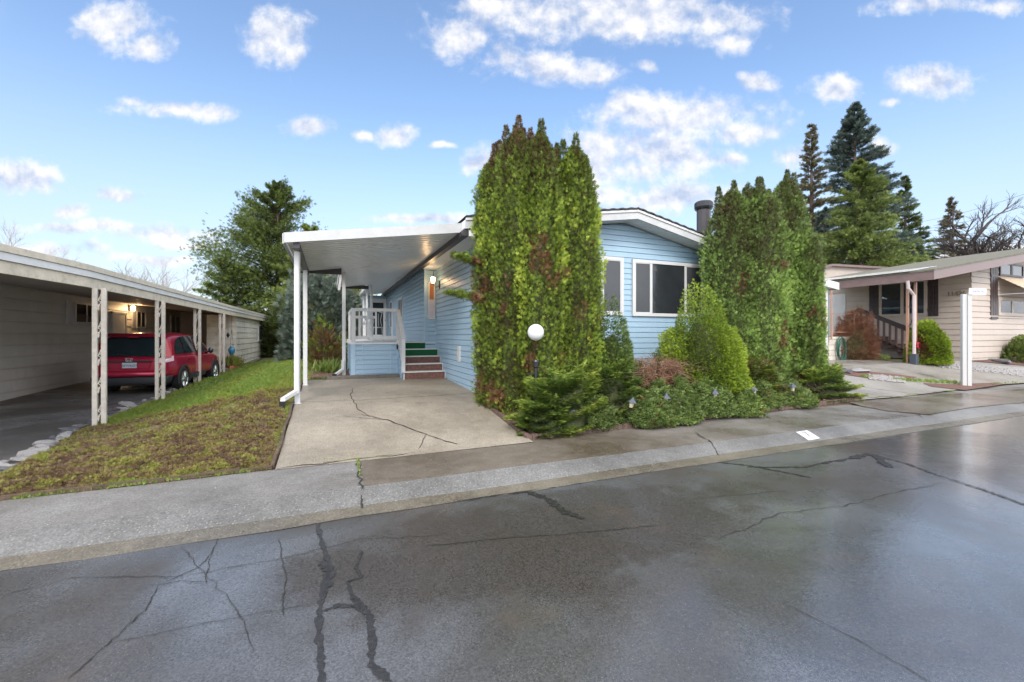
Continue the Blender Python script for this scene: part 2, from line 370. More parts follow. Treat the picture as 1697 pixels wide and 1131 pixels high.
# ------------------------------------------------------------------ ground sheets
def fbm_s(x, y, seed=0):
    r = random.Random(seed); v = 0; a = 1
    for i in range(7):
        k = 1.6**i; th = r.uniform(0, 6.28); ph = r.uniform(0, 6.28)
        v += a*math.sin((x*math.cos(th)+y*math.sin(th))*k+ph); a *= .72
    return v/2.6
def sheet(name, m, ys, xl, xr, nx, zf, off=0, flip=False):
    vs, fs = [], []
    for y in ys:
        a, b = (xl(y) if callable(xl) else xl), (xr(y) if callable(xr) else xr)
        for i in range(nx+1):
            x = a+(b-a)*i/nx
            vs.append((x, y, zf(x, y)+off))
    for j in range(len(ys)-1):
        for i in range(nx):
            a = j*(nx+1)+i; fs.append((a, a+1, a+nx+2, a+nx+1))
    me = bpy.data.meshes.new(name); me.from_pydata(vs, [], fs); me.update()
    me.polygons.foreach_set('use_smooth', [True]*len(fs))
    return link(name, me, m)
def frange(a, b, n): return [a+(b-a)*i/n for i in range(n+1)]
def struct(o): o['kind'] = 'structure'; return o

GY0 = 4.28     # road / gutter line
def wob(x): return .012*math.sin(x*2.1)+.01*math.sin(x*5.3+1)
# base terrain to the horizon
xs = [-1500,-400,-120,-50,-25]+[(-14+i*.7) for i in range(72)]+[50,90,200,500,1500]
ys = [6.9]+[7.2+.35*i for i in range(70)]+[36,45,60,100,200,500,1500]
vs = [(x, y, g(max(-30,min(x,45)), min(y,60))-.03) for y in ys for x in xs]; nx = len(xs)
fs = [(j*nx+i, j*nx+i+1, (j+1)*nx+i+1, (j+1)*nx+i) for j in range(len(ys)-1) for i in range(nx-1)]
me = bpy.data.meshes.new('ground'); me.from_pydata(vs, [], fs); me.update()
struct(link('ground', me, 'lawn'))
# near strip between the sidewalk's inner edge and y=6.9, joined under everything
o = sheet('ground', 'soil', frange(0, 1, 4), -40, 60, 120, lambda x, y: 0); o.name = 'verge'
for v in o.data.vertices:
    t = v.co.y; y = Yi(v.co.x)-.15+(6.95-Yi(v.co.x)+.15)*t
    v.co.y = y; v.co.z = g(v.co.x, y)-.035
struct(o)
# road
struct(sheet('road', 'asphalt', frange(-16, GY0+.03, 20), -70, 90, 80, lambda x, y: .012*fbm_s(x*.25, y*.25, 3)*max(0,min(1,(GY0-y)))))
struct(sheet('far_verge', 'lawn', [-200,-60,-16], -300, 300, 20, lambda x, y: -.02))
struct(sheet('gutter', 'gutter', frange(GY0, 4.49, 3), -70, 90, 260, lambda x, y: .006+.02*(y-GY0)/.21+.006*fbm_s(x*2, y*3, 5)))
for v in bpy.data.objects['gutter'].data.vertices:
    if v.co.y < GY0+.01: v.co.y += wob(v.co.x)
def kz(y): t = min(1, max(0, (y-4.49)/.27)); return .026+.098*t*(1.25-.25*t)
struct(sheet('kerb', 'kerb', frange(4.49, 4.76, 4), -70, 90, 200, lambda x, y: kz(y)))
o = sheet('sidewalk', 'sidewalk', frange(0, 1, 6), -70, 90, 240, lambda x, y: 0)
for v in o.data.vertices:
    t = v.co.y; v.co.y = 4.76+(Yi(v.co.x)-4.76)*t; v.co.z = .124+.004*t+.004*fbm_s(v.co.x, v.co.y, 9)
struct(o)
# blue house driveway
DR = 2.72
struct(sheet('driveway', 'drive', frange(5.72, 23, 46), -.6, lambda y: DR if y < 8.4 else 3.2, 18, lambda x, y: g(x, max(y, Yi(x))) , .006))
# left neighbour's asphalt
def lawn_left(y): return lerpt([(5.2,-3.15),(6.7,-3.45),(9.7,-3.95),(13,-3.98),(19,-3.95),(23,-3.75),(30,-3.4)], y)
struct(sheet('carport_floor', 'asphalt2', frange(5.5, 28, 40), -20, lambda y: lawn_left(y), 24, lambda x, y: g(x, y), .004))
# lawn (lumpy)
def dug(x, y):      # 1 where the turf has been raked up
    n = .55*fbm_s(x*1.1, y*1.1, 21)
    e = min((10.2-y)/1.4, (x-lawn_left(y))/.9+.15, (-.75-x)/.3+.5, (y-5.6)/.9+.1)
    return sm(-.1, .5, e+n*.8)
def lz(x, y):
    d = dug(x, y); e = min(1, max(0, min(x-lawn_left(y), -.62-x, y-Yi(x))/.22))
    return g(x, y)+e*(.035+.032*d*fbm_s(x*6, y*6, 33)+.018*d*fbm_s(x*17, y*17, 34)+.02*fbm_s(x*1.6, y*1.6, 35))
o = sheet('lawn', 'lawn', frange(0, 1, 260), -1, 1, 90, lambda x, y: 0)
for v in o.data.vertices:
    t = v.co.y; u = (v.co.x+1)/2
    y0 = Yi(-3.2+2.6*u)-.0; y = y0+(24-y0)*t**1.6; a = lawn_left(y); b_ = -.64 if y < 12 else .45
    x = a+(b_-a)*u; v.co = (x, y, lz(x, y)+.01)
struct(o)
# right: blue house's right hand drive, neighbour's walkway, bare strips
def quadsheet(name, m, pts_near, pts_far, off, n=24, k=6, side=None):
    """strip between two ground polylines"""
    def res(pts):
        P = [onG(*p) for p in pts]; out = []
        for i in range(n+1):
            t = i/n*(len(P)-1); j = min(int(t), len(P)-2); out.append(P[j].lerp(P[j+1], t-j))
        return out
    A, B = res(pts_near), res(pts_far); vs, fs = [], []
    for a, b_ in zip(A, B):
        for j in range(k+1):
            p = a.lerp(b_, j/k); vs.append((p.x, p.y, g(p.x, p.y)+off))
    for i in range(n):
        for j in range(k):
            q = i*(k+1)+j; fs.append((q, q+k+1, q+k+2, q+1))
    me = bpy.data.meshes.new(name); me.from_pydata(vs, [], fs); me.update()
    bm = bmesh.new(); bm.from_mesh(me); bmesh.ops.recalc_face_normals(bm, faces=bm.faces)
    if bm.faces[0].normal.z < 0: bmesh.ops.reverse_faces(bm, faces=bm.faces)
    bm.to_mesh(me); bm.free()
    return struct(link(name, me, m))
def Yim(x): return max(Yi(x), 0)
struct(sheet('right_driveway', 'driveR', frange(0, 1, 20), 11.35, 60, 60, lambda x, y: 0))
o = bpy.data.objects['right_driveway']
for v in o.data.vertices:
    t = v.co.y; y = Yi(v.co.x)+(9.05-Yi(v.co.x))*t
    if v.co.x < 12: y = Yi(v.co.x)+(9.6-Yi(v.co.x))*t
    v.co.y = y; v.co.z = g(v.co.x, y)+.006
quadsheet('walkway', 'walkR', [(1362,612),(1470,622),(1560,633),(1608,641),(1720,634)], [(1362,594),(1500,600),(1560,603),(1620,607),(1720,617)], .012)
quadsheet('planting_strip', 'mulch', [(1372,617),(1420,625),(1480,634),(1500,633)], [(1362,608),(1420,615),(1480,621),(1520,626)], .02)
quadsheet('planting_strip', 'mulch', [(1545,642),(1600,648),(1640,642),(1664,638)], [(1530,636),(1580,638),(1610,637),(1655,635)], .02)
quadsheet('pebble_bed', 'rockwhite', [(1548,604),(1600,611),(1697,623)], [(1560,599),(1640,606),(1720,612)], .022)
quadsheet('planting_strip', 'mulch', [(1605,599),(1650,603),(1720,609)], [(1625,594),(1660,595),(1720,597)], .03)

quadsheet('wet_patch', 'puddle', [(1408,668),(1470,682),(1540,688),(1610,676),(1760,662)], [(1440,664),(1500,660),(1580,654),(1650,648),(1760,642)], .011)
# seams and cracks: thin ribbons 4 mm above the paving
def ribbon(mb, pts, w0, zf, jag=.3, sub=6, seed=0, taper=True):
    r = random.Random(seed+len(pts)*7); P = []
    for a, b_ in zip(pts, pts[1:]):
        for i in range(sub):
            q = a.lerp(b_, i/sub); amp = (b_-a).length*.022
            P.append(Vector((q.x+r.uniform(-amp, amp), q.y+r.uniform(-amp, amp), 0)))
    P.append(pts[-1].copy()); n = len(P); vs = []
    for i, p in enumerate(P):
        d = (P[min(i+1, n-1)]-P[max(i-1, 0)]); d.z = 0; d.normalize(); nn = Vector((-d.y, d.x, 0))
        w = w0*(1+r.uniform(-jag, jag))/2
        if taper: w *= min(1, .25+.35*min(i, n-1-i))
        for s_ in (-1, 1):
            q = p+nn*w*s_; vs.append((q.x, q.y, zf(q.x, q.y)))
    mb.add(vs, [(2*i, 2*i+1, 2*i+3, 2*i+2) for i in range(n-1)])
def pz(lst, z=0.0): return [onZ(x, y, z) for x, y in lst]
rz = lambda x, y: .012*fbm_s(x*.25, y*.25, 3)*max(0,min(1,(GY0-y)))+.006
tar = MB()
for i, (w, l) in enumerate([
    (.035, [(527,868),(531,893),(540,918),(546,945),(538,970),(530,1010),(528,1050),(532,1090),(535,1140)]),
    (.055, [(532,930),(546,945),(544,962),(534,990)]),
    (.022, [(600,912),(590,940),(600,955),(576,962),(583,985),(600,1003)]),
    (.035, [(583,985),(600,1003),(612,1020),(618,1060),(615,1100),(650,1130)]),
    (.03, [(534,1012),(560,1002),(590,1003),(606,1014)]),
    (.08, [(872,816),(905,826),(935,848),(968,860)]),
    (.04, [(680,840),(780,828),(870,815),(1000,793),(1120,771),(1200,757),(1290,742)]),
    (.035, [(1190,767),(1240,772),(1300,783),(1345,792)]),
    (.04, [(1240,775),(1330,775),(1400,762),(1420,757)]),
    (.10, [(1408,760),(1440,753),(1455,757),(1463,768),(1475,775)]),
    (.03, [(1440,753),(1500,768),(1560,790),(1630,812),(1697,836),(1760,858)]),
    ]):
    ribbon(tar, pz(l), w, rz, .65, 9, i)
struct(tar.build('tar_seam', 'tar'))
ck = MB()
for i, (w, l) in enumerate([
    (.006, [(463,893),(468,930),(475,960),(468,992),(470,1020)]),
    (.005, [(0,988),(120,958),(300,955),(470,925),(600,893),(760,885)]),
    (.006, [(110,1125),(180,1065),(240,1010),(262,970)]),
    (.006, [(262,970),(330,940),(352,915),(362,893)]),
    (.005, [(262,970),(300,962),(340,965),(352,915)]),
    (.004, [(180,1065),(300,1040),(400,1020),(520,1000)]),
    (.004, [(300,905),(330,940),(400,1020),(420,1080)]),
    (.007, [(1190,895),(1290,850),(1400,838),(1470,820),(1560,800)]),
    (.008, [(1130,830),(1250,818),(1310,812)]),
    (.010, [(700,905),(860,890),(1000,880),(1100,868)]),
    (.008, [(1290,742),(1400,738),(1500,726)]),
    (.005, [(1300,1000),(1420,1060),(1560,1140)]),
    (.007, [(1420,720),(1560,722),(1697,722)]),
    ]):
    ribbon(ck, pz(l), w, rz, .5, 8, i+40)
struct(ck.build('road_crack', 'crackdark'))
ck = MB()
gz = lambda x, y: (g(x, max(y, Yi(x)))+.011)
for i, (w, l) in enumerate([(.02, [(598,688),(640,697),(690,716),(740,733),(778,743)]), (.012, [(585,643),(581,658),(592,678),(612,692)]), (.010, [(480,668),(600,664),(720,657),(800,651)]),
    (.010, [(706,720),(700,735),(693,748)]), (.012, [(570,691),(640,697)])]):
    ribbon(ck, [onG(*p) for p in l], w, gz, .5, 7, i+80)
ribbon(ck, [Vector((-.6,Yi(-.6),0)), Vector((1,Yi(1),0)), Vector((2.75,Yi(2.75),0))], .022, lambda x, y: .139, .5, 10, 5)
sz = lambda x, y: (.135 if y > 4.74 else kz(y)+.005)
ribbon(ck, [Vector((onZ(592,762,.13).x, onZ(592,762,.13).y, 0)), Vector((onZ(599,815,.12).x, onZ(599,815,.12).y, 0))], .028, lambda x, y: .138, .5, 10, 6)
ribbon(ck, [onZ(599,815,.12), onZ(600,842,.03)], .02, sz, .5, 10, 7)
ribbon(ck, [onZ(1150,716,.13), onZ(1180,735,.12), onZ(1192,748,.09)], .016, sz, .6, 8, 8)
ribbon(ck, [onZ(1420,662,.13), onZ(1510,684,.12), onZ(1530,694,.09)], .02, sz, .5, 8, 9)
for xx in (-6, 12.9, 15.6, 19):
    ribbon(ck, [Vector((xx, Yi(xx), 0)), Vector((xx-.05, 4.8, 0))], .012, lambda x, y: .137, .4, 8, 9)
ribbon(ck, [onG(1385,634), onG(1520,654)], .02, gz, .4, 8, 10)
struct(ck.build('paving_crack', 'crackdark'))
ck = MB()
ribbon(ck, [Vector((-.1,Yi(-.1)+.02,0)), Vector((.7,Yi(.7)+.02,0)), Vector((1.2,Yi(1.2)+.02,0))], .03, lambda x, y: .141, .9, 12, 5)
ribbon(ck, [onZ(594,764,.13), onZ(597,790,.13)], .03, lambda x, y: .1405, .9, 10, 6)
ribbon(ck, [onZ(1420,664,.13), onZ(1520,656,.13), onZ(1600,645,.13)], .05, lambda x, y: .141 if y < Yi(x) else g(x,y)+.012, .9, 12, 5)
struct(ck.build('moss_line', 'mossline'))

# ------------------------------------------------------------------ foliage engine
def template(kind):
    q = []
    def blade(x0, y0, ang, L, W, lift=0):
        d = np.array([math.sin(ang), math.cos(ang), lift]); n = np.array([math.cos(ang), -math.sin(ang), 0.])
        o_ = np.array([x0, y0, 0.])
        q.append([o_, o_+d*L*.5+n*W, o_+d*L, o_+d*L*.5-n*W])
    if kind == 'spray':
        blade(0, 0, 0, 1, .065)
        for y, a, L in ((.1,.75,.6),(.12,-.8,.6),(.38,.6,.48),(.4,-.62,.45)): blade(0, y, a, L, .062, .12)
    elif kind == 'needle':
        blade(0, 0, 0, 1, .05)
        for y, a, L in ((.08,.9,.42),(.12,-.9,.42),(.34,.85,.4),(.38,-.85,.38),(.6,.75,.3),(.64,-.75,.3)): blade(0, y, a, L, .055, .1)
    elif kind == 'leaf': blade(0, 0, 0, 1, .3, .15)
    elif kind == 'leaves':
        for y, a, L in ((0,.9,.38),(.15,-.9,.38),(.35,.8,.36),(.5,-.8,.34),(.62,0.1,.38)): blade(0, y, a, L, .12, .15)
    elif kind == 'tuft':
        for a, L in ((-.5,.8),(-.15,1.),(.2,.9),(.55,.7)): blade(0, 0, a, L, .06, .15)
    elif kind == 'grass': blade(-.0, 0, .1, 1, .06, .25); blade(.12, 0, -.2, .8, .06, -.2)
    elif kind == 'twigs':
        for a, L in ((-.35,.9),(0,1.),(.4,.8)): blade(0, 0, a, L, .022, .1)
    return np.array(q)            # (k,4,3)
def foliage(name, P, D, size, tint, kind, m, parent=None, up=None):
    """P base points, D growth directions, size per spray, tint per spray"""
    T = template(kind); k = T.shape[0]; N = len(P)
    P = np.asarray(P, float); D = np.asarray(D, float); D /= np.linalg.norm(D, axis=1)[:, None]+1e-9
    if up is None: A = rng.normal(size=(N, 3))
    else: A = np.asarray(up, float)+rng.normal(size=(N, 3))*.25
    X = np.cross(D, A); X /= np.linalg.norm(X, axis=1)[:, None]+1e-9
    Z = np.cross(X, D)
    s = np.asarray(size, float)[:, None, None, None]
    V = (T[None, :, :, 0:1]*X[:, None, None, :]+T[None, :, :, 1:2]*D[:, None, None, :]+T[None, :, :, 2:3]*Z[:, None, None, :])*s+P[:, None, None, :]
    V = V.reshape(-1, 3).astype(np.float32); nf = N*k
    me = bpy.data.meshes.new(name); me.vertices.add(nf*4); me.vertices.foreach_set('co', V.ravel())
    me.loops.add(nf*4); me.loops.foreach_set('vertex_index', np.arange(nf*4, dtype=np.int32))
    me.polygons.add(nf); me.polygons.foreach_set('loop_start', np.arange(0, nf*4, 4, dtype=np.int32)); me.polygons.foreach_set('loop_total', np.full(nf, 4, dtype=np.int32))
    me.update(calc_edges=True)
    at = me.attributes.new('tint', 'FLOAT', 'POINT')
    tt = np.repeat(np.asarray(tint, float), k*4)+np.repeat(rng.normal(0, .03, nf), 4)
    at.data.foreach_set('value', np.clip(tt, 0, 1).astype(np.float32))
    return link(name, me, m, parent)
def nz(P, f, seed):      # cheap smooth noise, about -1..1
    r = np.random.default_rng(seed); v = 0; a = 1.
    for i in range(5):
        K = r.normal(size=(2, 3))*f*1.7**i
        v = v+a*np.sin(P@K[0]+r.uniform(0, 6.28))*np.sin(P@K[1]+r.uniform(0, 6.28)); a *= .7
    return v/1.3
def trunk(parent, h, r, m='bark', lean=(0,0)):
    MB().tube([(0,0,-.1),(lean[0]*.3,lean[1]*.3,h*.3),(lean[0]*.7,lean[1]*.7,h*.7),(lean[0],lean[1],h)], [r, r*.8, r*.4, r*.06], 8).build('trunk', m, parent, smooth=True)

def column_tree(x, y, z, h, r, seed, m, label, n=5200, size=.13, browntop=.5, tintbase=.6, group=None, sides=None, prof=None, name='arborvitae'):
    t = thing(name, label, 'tree', (x, y, z), 0, group); rs = np.random.default_rng(seed)
    trunk(t, h*.85, .09)
    u = rs.random(n)**1.05*.955; th = rs.random(n)*6.283
    zz = u*h
    if prof is None: pr = np.interp(u, [0,.05,.25,.6,.78,.86,.91,.95,1.], [.86,.97,1.,.97,.86,.70,.42,.08,0])
    else: pr = np.interp(u, *prof)
    dirx, diry = np.cos(th), np.sin(th)
    Q = np.stack([dirx*1.2, diry*1.2, zz*.9], 1)
    lump = 1+.15*nz(Q, 1.6, seed)+.13*nz(Q, 4.5, seed+1)+.09*nz(Q*np.array([1.6,1.6,.8]), 9, seed+2)
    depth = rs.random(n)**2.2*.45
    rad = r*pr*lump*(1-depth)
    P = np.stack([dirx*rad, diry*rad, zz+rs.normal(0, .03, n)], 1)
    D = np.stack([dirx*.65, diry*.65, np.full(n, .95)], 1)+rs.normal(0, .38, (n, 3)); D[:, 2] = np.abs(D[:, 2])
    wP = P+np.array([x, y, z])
    tint = tintbase+.14*nz(wP, 1.1, 900)+.10*nz(wP, 5, seed+5)+rs.normal(0, .11, n)-depth*.8+.9*(lump-1)  # sprays in hollows tinted darker: shade of the gaps put into the colour
    b = np.clip((u-.62)/.38, 0, 1)*browntop
    tint = tint-b*.42*(.6+.6*rs.random(n))
    dead = (nz(wP*np.array([1, 1, .7]), 1.9, 77) > .62) & (u < .6)
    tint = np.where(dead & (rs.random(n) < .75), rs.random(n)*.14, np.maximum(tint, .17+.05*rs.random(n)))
    sz = size*(.7+.7*rs.random(n))*np.where(u > .93, .9, 1)
    for li in range(6):      # ragged separate leaders
        kx = n//34; la = li*1.05+rs.normal(0,.25); lr = r*(.08 if li == 0 else .34+.26*rs.random()); ztop = h*(1.01 if li == 0 else .87+.12*rs.random()); ln_ = h*.20
        tt_ = rs.random(kx); ra = (1-tt_)**.75*(.15+.03*rs.random())*np.sqrt(rs.random(kx))+.008; ta = rs.random(kx)*6.283
        P = np.concatenate([P, np.stack([math.cos(la)*lr+np.cos(ta)*ra, math.sin(la)*lr+np.sin(ta)*ra, ztop-ln_*(1-tt_)], 1)])
        D = np.concatenate([D, np.stack([np.cos(ta)*.6, np.sin(ta)*.6, np.ones(kx)], 1)+rs.normal(0, .3, (kx, 3))])
        sz = np.concatenate([sz, size*(.7+.5*rs.random(kx))]); tint = np.concatenate([tint, np.maximum(.14, tintbase-.10-browntop*.34*(.4+.8*rs.random(kx))+rs.normal(0,.05,kx))])
    foliage('crown', P, D, sz, tint, 'spray', m, t, up=rs.normal(size=(len(P), 3)))
    # inner twig mass that hides what is behind
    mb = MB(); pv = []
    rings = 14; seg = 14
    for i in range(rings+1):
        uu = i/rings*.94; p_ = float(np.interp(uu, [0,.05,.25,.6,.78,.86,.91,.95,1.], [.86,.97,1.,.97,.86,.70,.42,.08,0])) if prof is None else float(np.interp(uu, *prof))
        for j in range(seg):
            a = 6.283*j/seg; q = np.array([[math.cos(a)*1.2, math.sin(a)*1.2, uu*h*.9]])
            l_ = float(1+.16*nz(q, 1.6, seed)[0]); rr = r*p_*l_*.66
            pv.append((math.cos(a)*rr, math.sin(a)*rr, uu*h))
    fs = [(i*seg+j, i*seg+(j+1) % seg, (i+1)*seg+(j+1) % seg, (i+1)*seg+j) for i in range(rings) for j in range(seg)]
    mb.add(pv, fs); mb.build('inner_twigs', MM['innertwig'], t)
    return t
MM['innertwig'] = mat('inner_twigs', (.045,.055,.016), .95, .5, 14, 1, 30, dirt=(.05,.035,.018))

def blob_shrub(name, label, cat, c, rx, ry, rz_, n, size, kind, m, seed, tint0=.55, dirup=.5, lumpf=2.2, lump=.16, cone=0, core=True, group=None, hemi=True, brown=0, layered=False):
    """rounded or conical shrub of leaf sprays; c is its base point"""
    t = thing(name, label, cat, c, 0, group); rs = np.random.default_rng(seed)
    ct = rs.random(n) if hemi else rs.random(n)*2-1
    th = rs.random(n)*6.283; st = np.sqrt(1-ct**2)
    dx, dy, dz = st*np.cos(th), st*np.sin(th), ct
    if cone:
        u = 1-np.sqrt(rs.random(n)); prof = np.interp(u, [0,.15,.5,.8,1], [.92,1,.84,.54,.08])
        dx, dy = np.cos(th)*prof, np.sin(th)*prof; dz = u
    if layered: ks = 3.6; fr = (dz*ks+.35*np.sin(th*2+seed))%1; dz = np.maximum(0, dz-fr/ks*.72+.08)
    U = np.stack([dx, dy, dz], 1)
    lf = 1+lump*nz(U*np.array([rx, ry, rz_])*1.0, lumpf, seed)+lump*.5*nz(U*np.array([rx, ry, rz_]), lumpf*2.7, seed+3)
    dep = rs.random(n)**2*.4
    k = lf*(1-dep)
    P = U*np.array([rx, ry, rz_])*k[:, None]
    D = U*np.array([1/rx, 1/ry, 1/rz_]); D /= np.linalg.norm(D, axis=1)[:, None]; D = D+np.array([0, 0, dirup])+rs.normal(0, .35, (n, 3))
    if layered: D[:, 2] = np.abs(D[:, 2])*.25
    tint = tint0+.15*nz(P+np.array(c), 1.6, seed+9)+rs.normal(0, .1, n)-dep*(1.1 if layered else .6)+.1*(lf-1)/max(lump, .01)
    if brown: tint = np.where((nz(P, 2.5, seed+40) > 1-brown*1.2), rs.random(n)*.15, tint)
    foliage('foliage', P, D, size*(.7+.6*rs.random(n)), tint, kind, m, t, up=np.tile([0, 0, 1.], (n, 1)) if layered else None)
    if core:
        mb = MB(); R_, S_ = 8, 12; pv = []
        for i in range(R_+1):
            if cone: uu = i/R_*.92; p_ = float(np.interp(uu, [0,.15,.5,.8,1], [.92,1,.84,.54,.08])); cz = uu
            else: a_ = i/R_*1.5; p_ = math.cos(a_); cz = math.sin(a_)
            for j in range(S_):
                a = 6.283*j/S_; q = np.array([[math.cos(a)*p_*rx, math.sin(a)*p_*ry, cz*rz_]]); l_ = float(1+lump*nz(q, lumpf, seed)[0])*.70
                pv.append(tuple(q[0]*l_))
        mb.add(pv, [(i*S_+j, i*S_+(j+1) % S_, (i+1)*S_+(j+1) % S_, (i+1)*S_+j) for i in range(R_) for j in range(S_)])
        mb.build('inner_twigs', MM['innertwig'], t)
    return t

# ================================================================== BUILDINGS
def siding(mb, A, B, z0, top, nrm, course=.127, proud=.022, zstart=None):
    """lapped boards between 2D points A and B, from z0 up to top(t) (t in metres from A)"""
    A = Vector(A); B = Vector(B); L = (B-A).length; d = (B-A)/L; nv = Vector(nrm)
    if not callable(top): tv = top; top = lambda t: tv
    if not callable(z0): zv = z0; z0 = lambda t: zv
    N = max(1, int(L/.12)) if abs(top(0)-top(L))+abs(top(L*.5)-top(0)) > .01 else 1
    zt_max = max(top(i*L/20) for i in range(21)); zb = min(z0(0), z0(L), z0(L*.5)) if zstart is None else zstart
    z = zb
    while z < zt_max-.005:
        zn = min(z+course, zt_max)
        lo = min(top(i*L/20) for i in range(21)); k = 1 if zn <= lo+1e-4 and z0(0) == z0(L) else max(N, 12)
        for i in range(k):
            a, b_ = L*i/k, L*(i+1)/k; ta, tb = min(zn, top(a)), min(zn, top(b_))
            ba, bb = max(z, z0(a)), max(z, z0(b_))
            if ta-ba < .004 and tb-bb < .004: continue
            ta, tb = max(ta, ba), max(tb, bb)
            p, q = A+d*a, A+d*b_
            gr = min(course*.10, (ta-ba)*.5, (tb-bb)*.5) if z > zb else 0
            ba, bb = ba+gr, bb+gr
            f = lambda w, zz, o_: (w.x+nv.x*o_, w.y+nv.y*o_, zz)
            mb.add([f(p,ba,proud), f(q,bb,proud), f(q,tb,.012), f(p,ta,.012), f(p,ba,-.004), f(q,bb,-.004), f(q,tb,-.004), f(p,ta,-.004)], [(0,1,2,3), (4,5,1,0), (3,2,6,7)])
        z = zn
def hframe(axis, parent, name, a0, a1, z0, z1, pos, out, w=.07, dep=.05, m='white', panes=(), mull=(), pane='pane', sill=False, mw=.05, paneparts=None):
    """window: frame mesh with its panes. axis 'x': lies in plane y=pos spanning x; axis 'y': plane x=pos spanning y. out = +-1 outward"""
    mb = MB()
    dep = max(dep, .066)
    def bx(mb_, p0, p1, q0, q1, d0, d1):
        d0, d1 = pos+out*d0, pos+out*d1
        if axis == 'x': mb_.box(p0, p1, d0, d1, q0, q1)
        else: mb_.box(d0, d1, p0, p1, q0, q1)
    bx(mb, a0, a1, z1-w, z1, 0, dep); bx(mb, a0, a1, z0, z0+w, 0, dep); bx(mb, a0, a0+w, z0+w, z1-w, 0, dep); bx(mb, a1-w, a1, z0+w, z1-w, 0, dep)
    for mm_ in mull: bx(mb, mm_-mw/2, mm_+mw/2, z0+w, z1-w, 0, dep-.004)
    fr = mb.build('window', m, parent)
    xs_ = [a0+w]+list(mull)+[a1-w]
    for i in range(len(xs_)-1):
        l, r_ = xs_[i]+(mw/2 if i else 0), xs_[i+1]-(mw/2 if i < len(xs_)-2 else 0)
        q = MB(); bx(q, l, r_, z0+w, z1-w, .042, .048)
        pm = pane if isinstance(pane, str) else pane[i]
        q.build('pane', pm, fr)
        if pm in ('screen',):
            q = MB(); f_ = .02
            for u in ((l, r_, z0+w, z0+w+f_), (l, r_, z1-w-f_, z1-w), (l, l+f_, z0+w+f_, z1-w-f_), (r_-f_, r_, z0+w+f_, z1-w-f_)): bx(q, *u, .049, .058)
            q.build('sash', m, fr)
    return fr

# ------------------------------------------------ blue house
GB = .5
bh = thing('blue_house', 'light blue lap sided single storey home with white trimmed windows and shallow gable', 'house', (2.85, 8.5, GB))
XW, YF, XR, XB = 2.85, 8.5, 10.0, 2.52
ridge = (6.43, 4.53)
def rooftop(x): return lerpt([(2.4, 3.93), (6.43, 4.53), (10.35, 3.70)], x)
w = MB()
siding(w, (XW, YF), (XR, YF), GB-.15, lambda t: rooftop(XW+t)-.2, (0, -1), .127)
siding(w, (XW, 12.6), (XW, YF), .3, 3.72, (-1, 0), .127)
siding(w, (XB, 12.6), (XW, 12.6), .9, 3.72, (0, -1), .127)
siding(w, (XB, 23), (XB, 12.6), .3, 3.72, (-1, 0), .127)
siding(w, (XR, YF), (XR, 23), .3, 3.6, (1, 0), .127)
w.box(XW+.004, XR-.004, YF+.004, 23, .2, 3.55).box(XB+.004, XW+.002, 12.61, 23, .2, 3.55)
w.prism([(XW, 3.5), (6.43, 4.3), (XR, 3.5)], YF+.006, 23)
w.build('wall', 'blue', bh, world=True)
for b8 in ((XW-.03, XW+.06, YF-.03, YF+.03, .25, 3.72), (XB-.03, XB+.05, 12.57, 12.63, 1.49, 3.7), (XW-.03, XW+.02, 12.55, 12.6, .5, 3.7), (XR-.06, XR+.03, YF-.03, YF+.03, .25, 3.6)):
    MB().box(*b8).build('corner_trim', 'bluetrim', bh, world=True)
# roof: shingles, ragged edge at the front
rf = MB()
NX = 66
for side in (0, 1):
    xa, xb = ((2.38, 6.43), (6.43, 10.38))[side]
    vs = []
    for i in range(NX+1):
        x = xa+(xb-xa)*i/NX; zz = rooftop(x)+.012+(.012 if (i//2) % 2 else 0)
        vs += [(x, 7.96-random.random()*.012, zz), (x, 23.3, zz), (x, 7.965, zz+.035), (x, 23.3, zz+.035)]
    fs = []
    for i in range(NX):
        a = 4*i; b_ = a+4; fs += [(a+2, b_+2, b_+3, a+3), (a, b_, b_+2, a+2), (a, a+1, b_+1, b_)]
    rf.add(vs, fs)
rf.build('roof', 'shingle', bh, world=True)
fa = MB()
hh = .20
def slab(mb, pts, y0, y1, h, zo=0):
    for (x0, z0), (x1, z1) in zip(pts, pts[1:]):
        mb.prism([(x0, z0+zo-h), (x1, z1+zo-h), (x1, z1+zo), (x0, z0+zo)], y0, y1)
RP = [(2.38, rooftop(2.38)), (6.43, 4.53), (10.38, rooftop(10.38))]
slab(fa, RP, 8.0, 8.035, hh); fa.build('fascia', 'fascia', bh, world=True)
fa = MB(); slab(fa, RP, 7.975, 7.999, .05, .004); fa.build('drip_edge', 'white', bh, world=True)
so = MB()
for (x0, z0), (x1, z1) in zip(RP, RP[1:]):
    n = 34
    for i in range(n):
        a, b_ = x0+(x1-x0)*i/n, x0+(x1-x0)*(i+1)/n-.008; za, zb = z0+(z1-z0)*i/n-hh+.02, z0+(z1-z0)*(i+1)/n-hh+.02
        so.prism([(a, za), (b_, zb), (b_, zb+.01), (a, za+.01)], 8.036, 8.49)
    so.prism([(x0, z0-hh+.032), (x1, z1-hh+.032), (x1, z1-.02), (x0, z0-.02)], 8.036, 23)
so.box(2.45, XW-.014, 8.04, 12.58, 3.60, 3.72)
so.box(XR+.014, 10.3, 8.04, 23, 3.44, 3.5)
so.build('soffit', 'alu', bh, world=True)
gu = MB(); gu.box(2.33, 2.45, 8.04, 22.8, 3.60, 3.71); gu.build('gutter', 'darkmetal', bh, world=True)
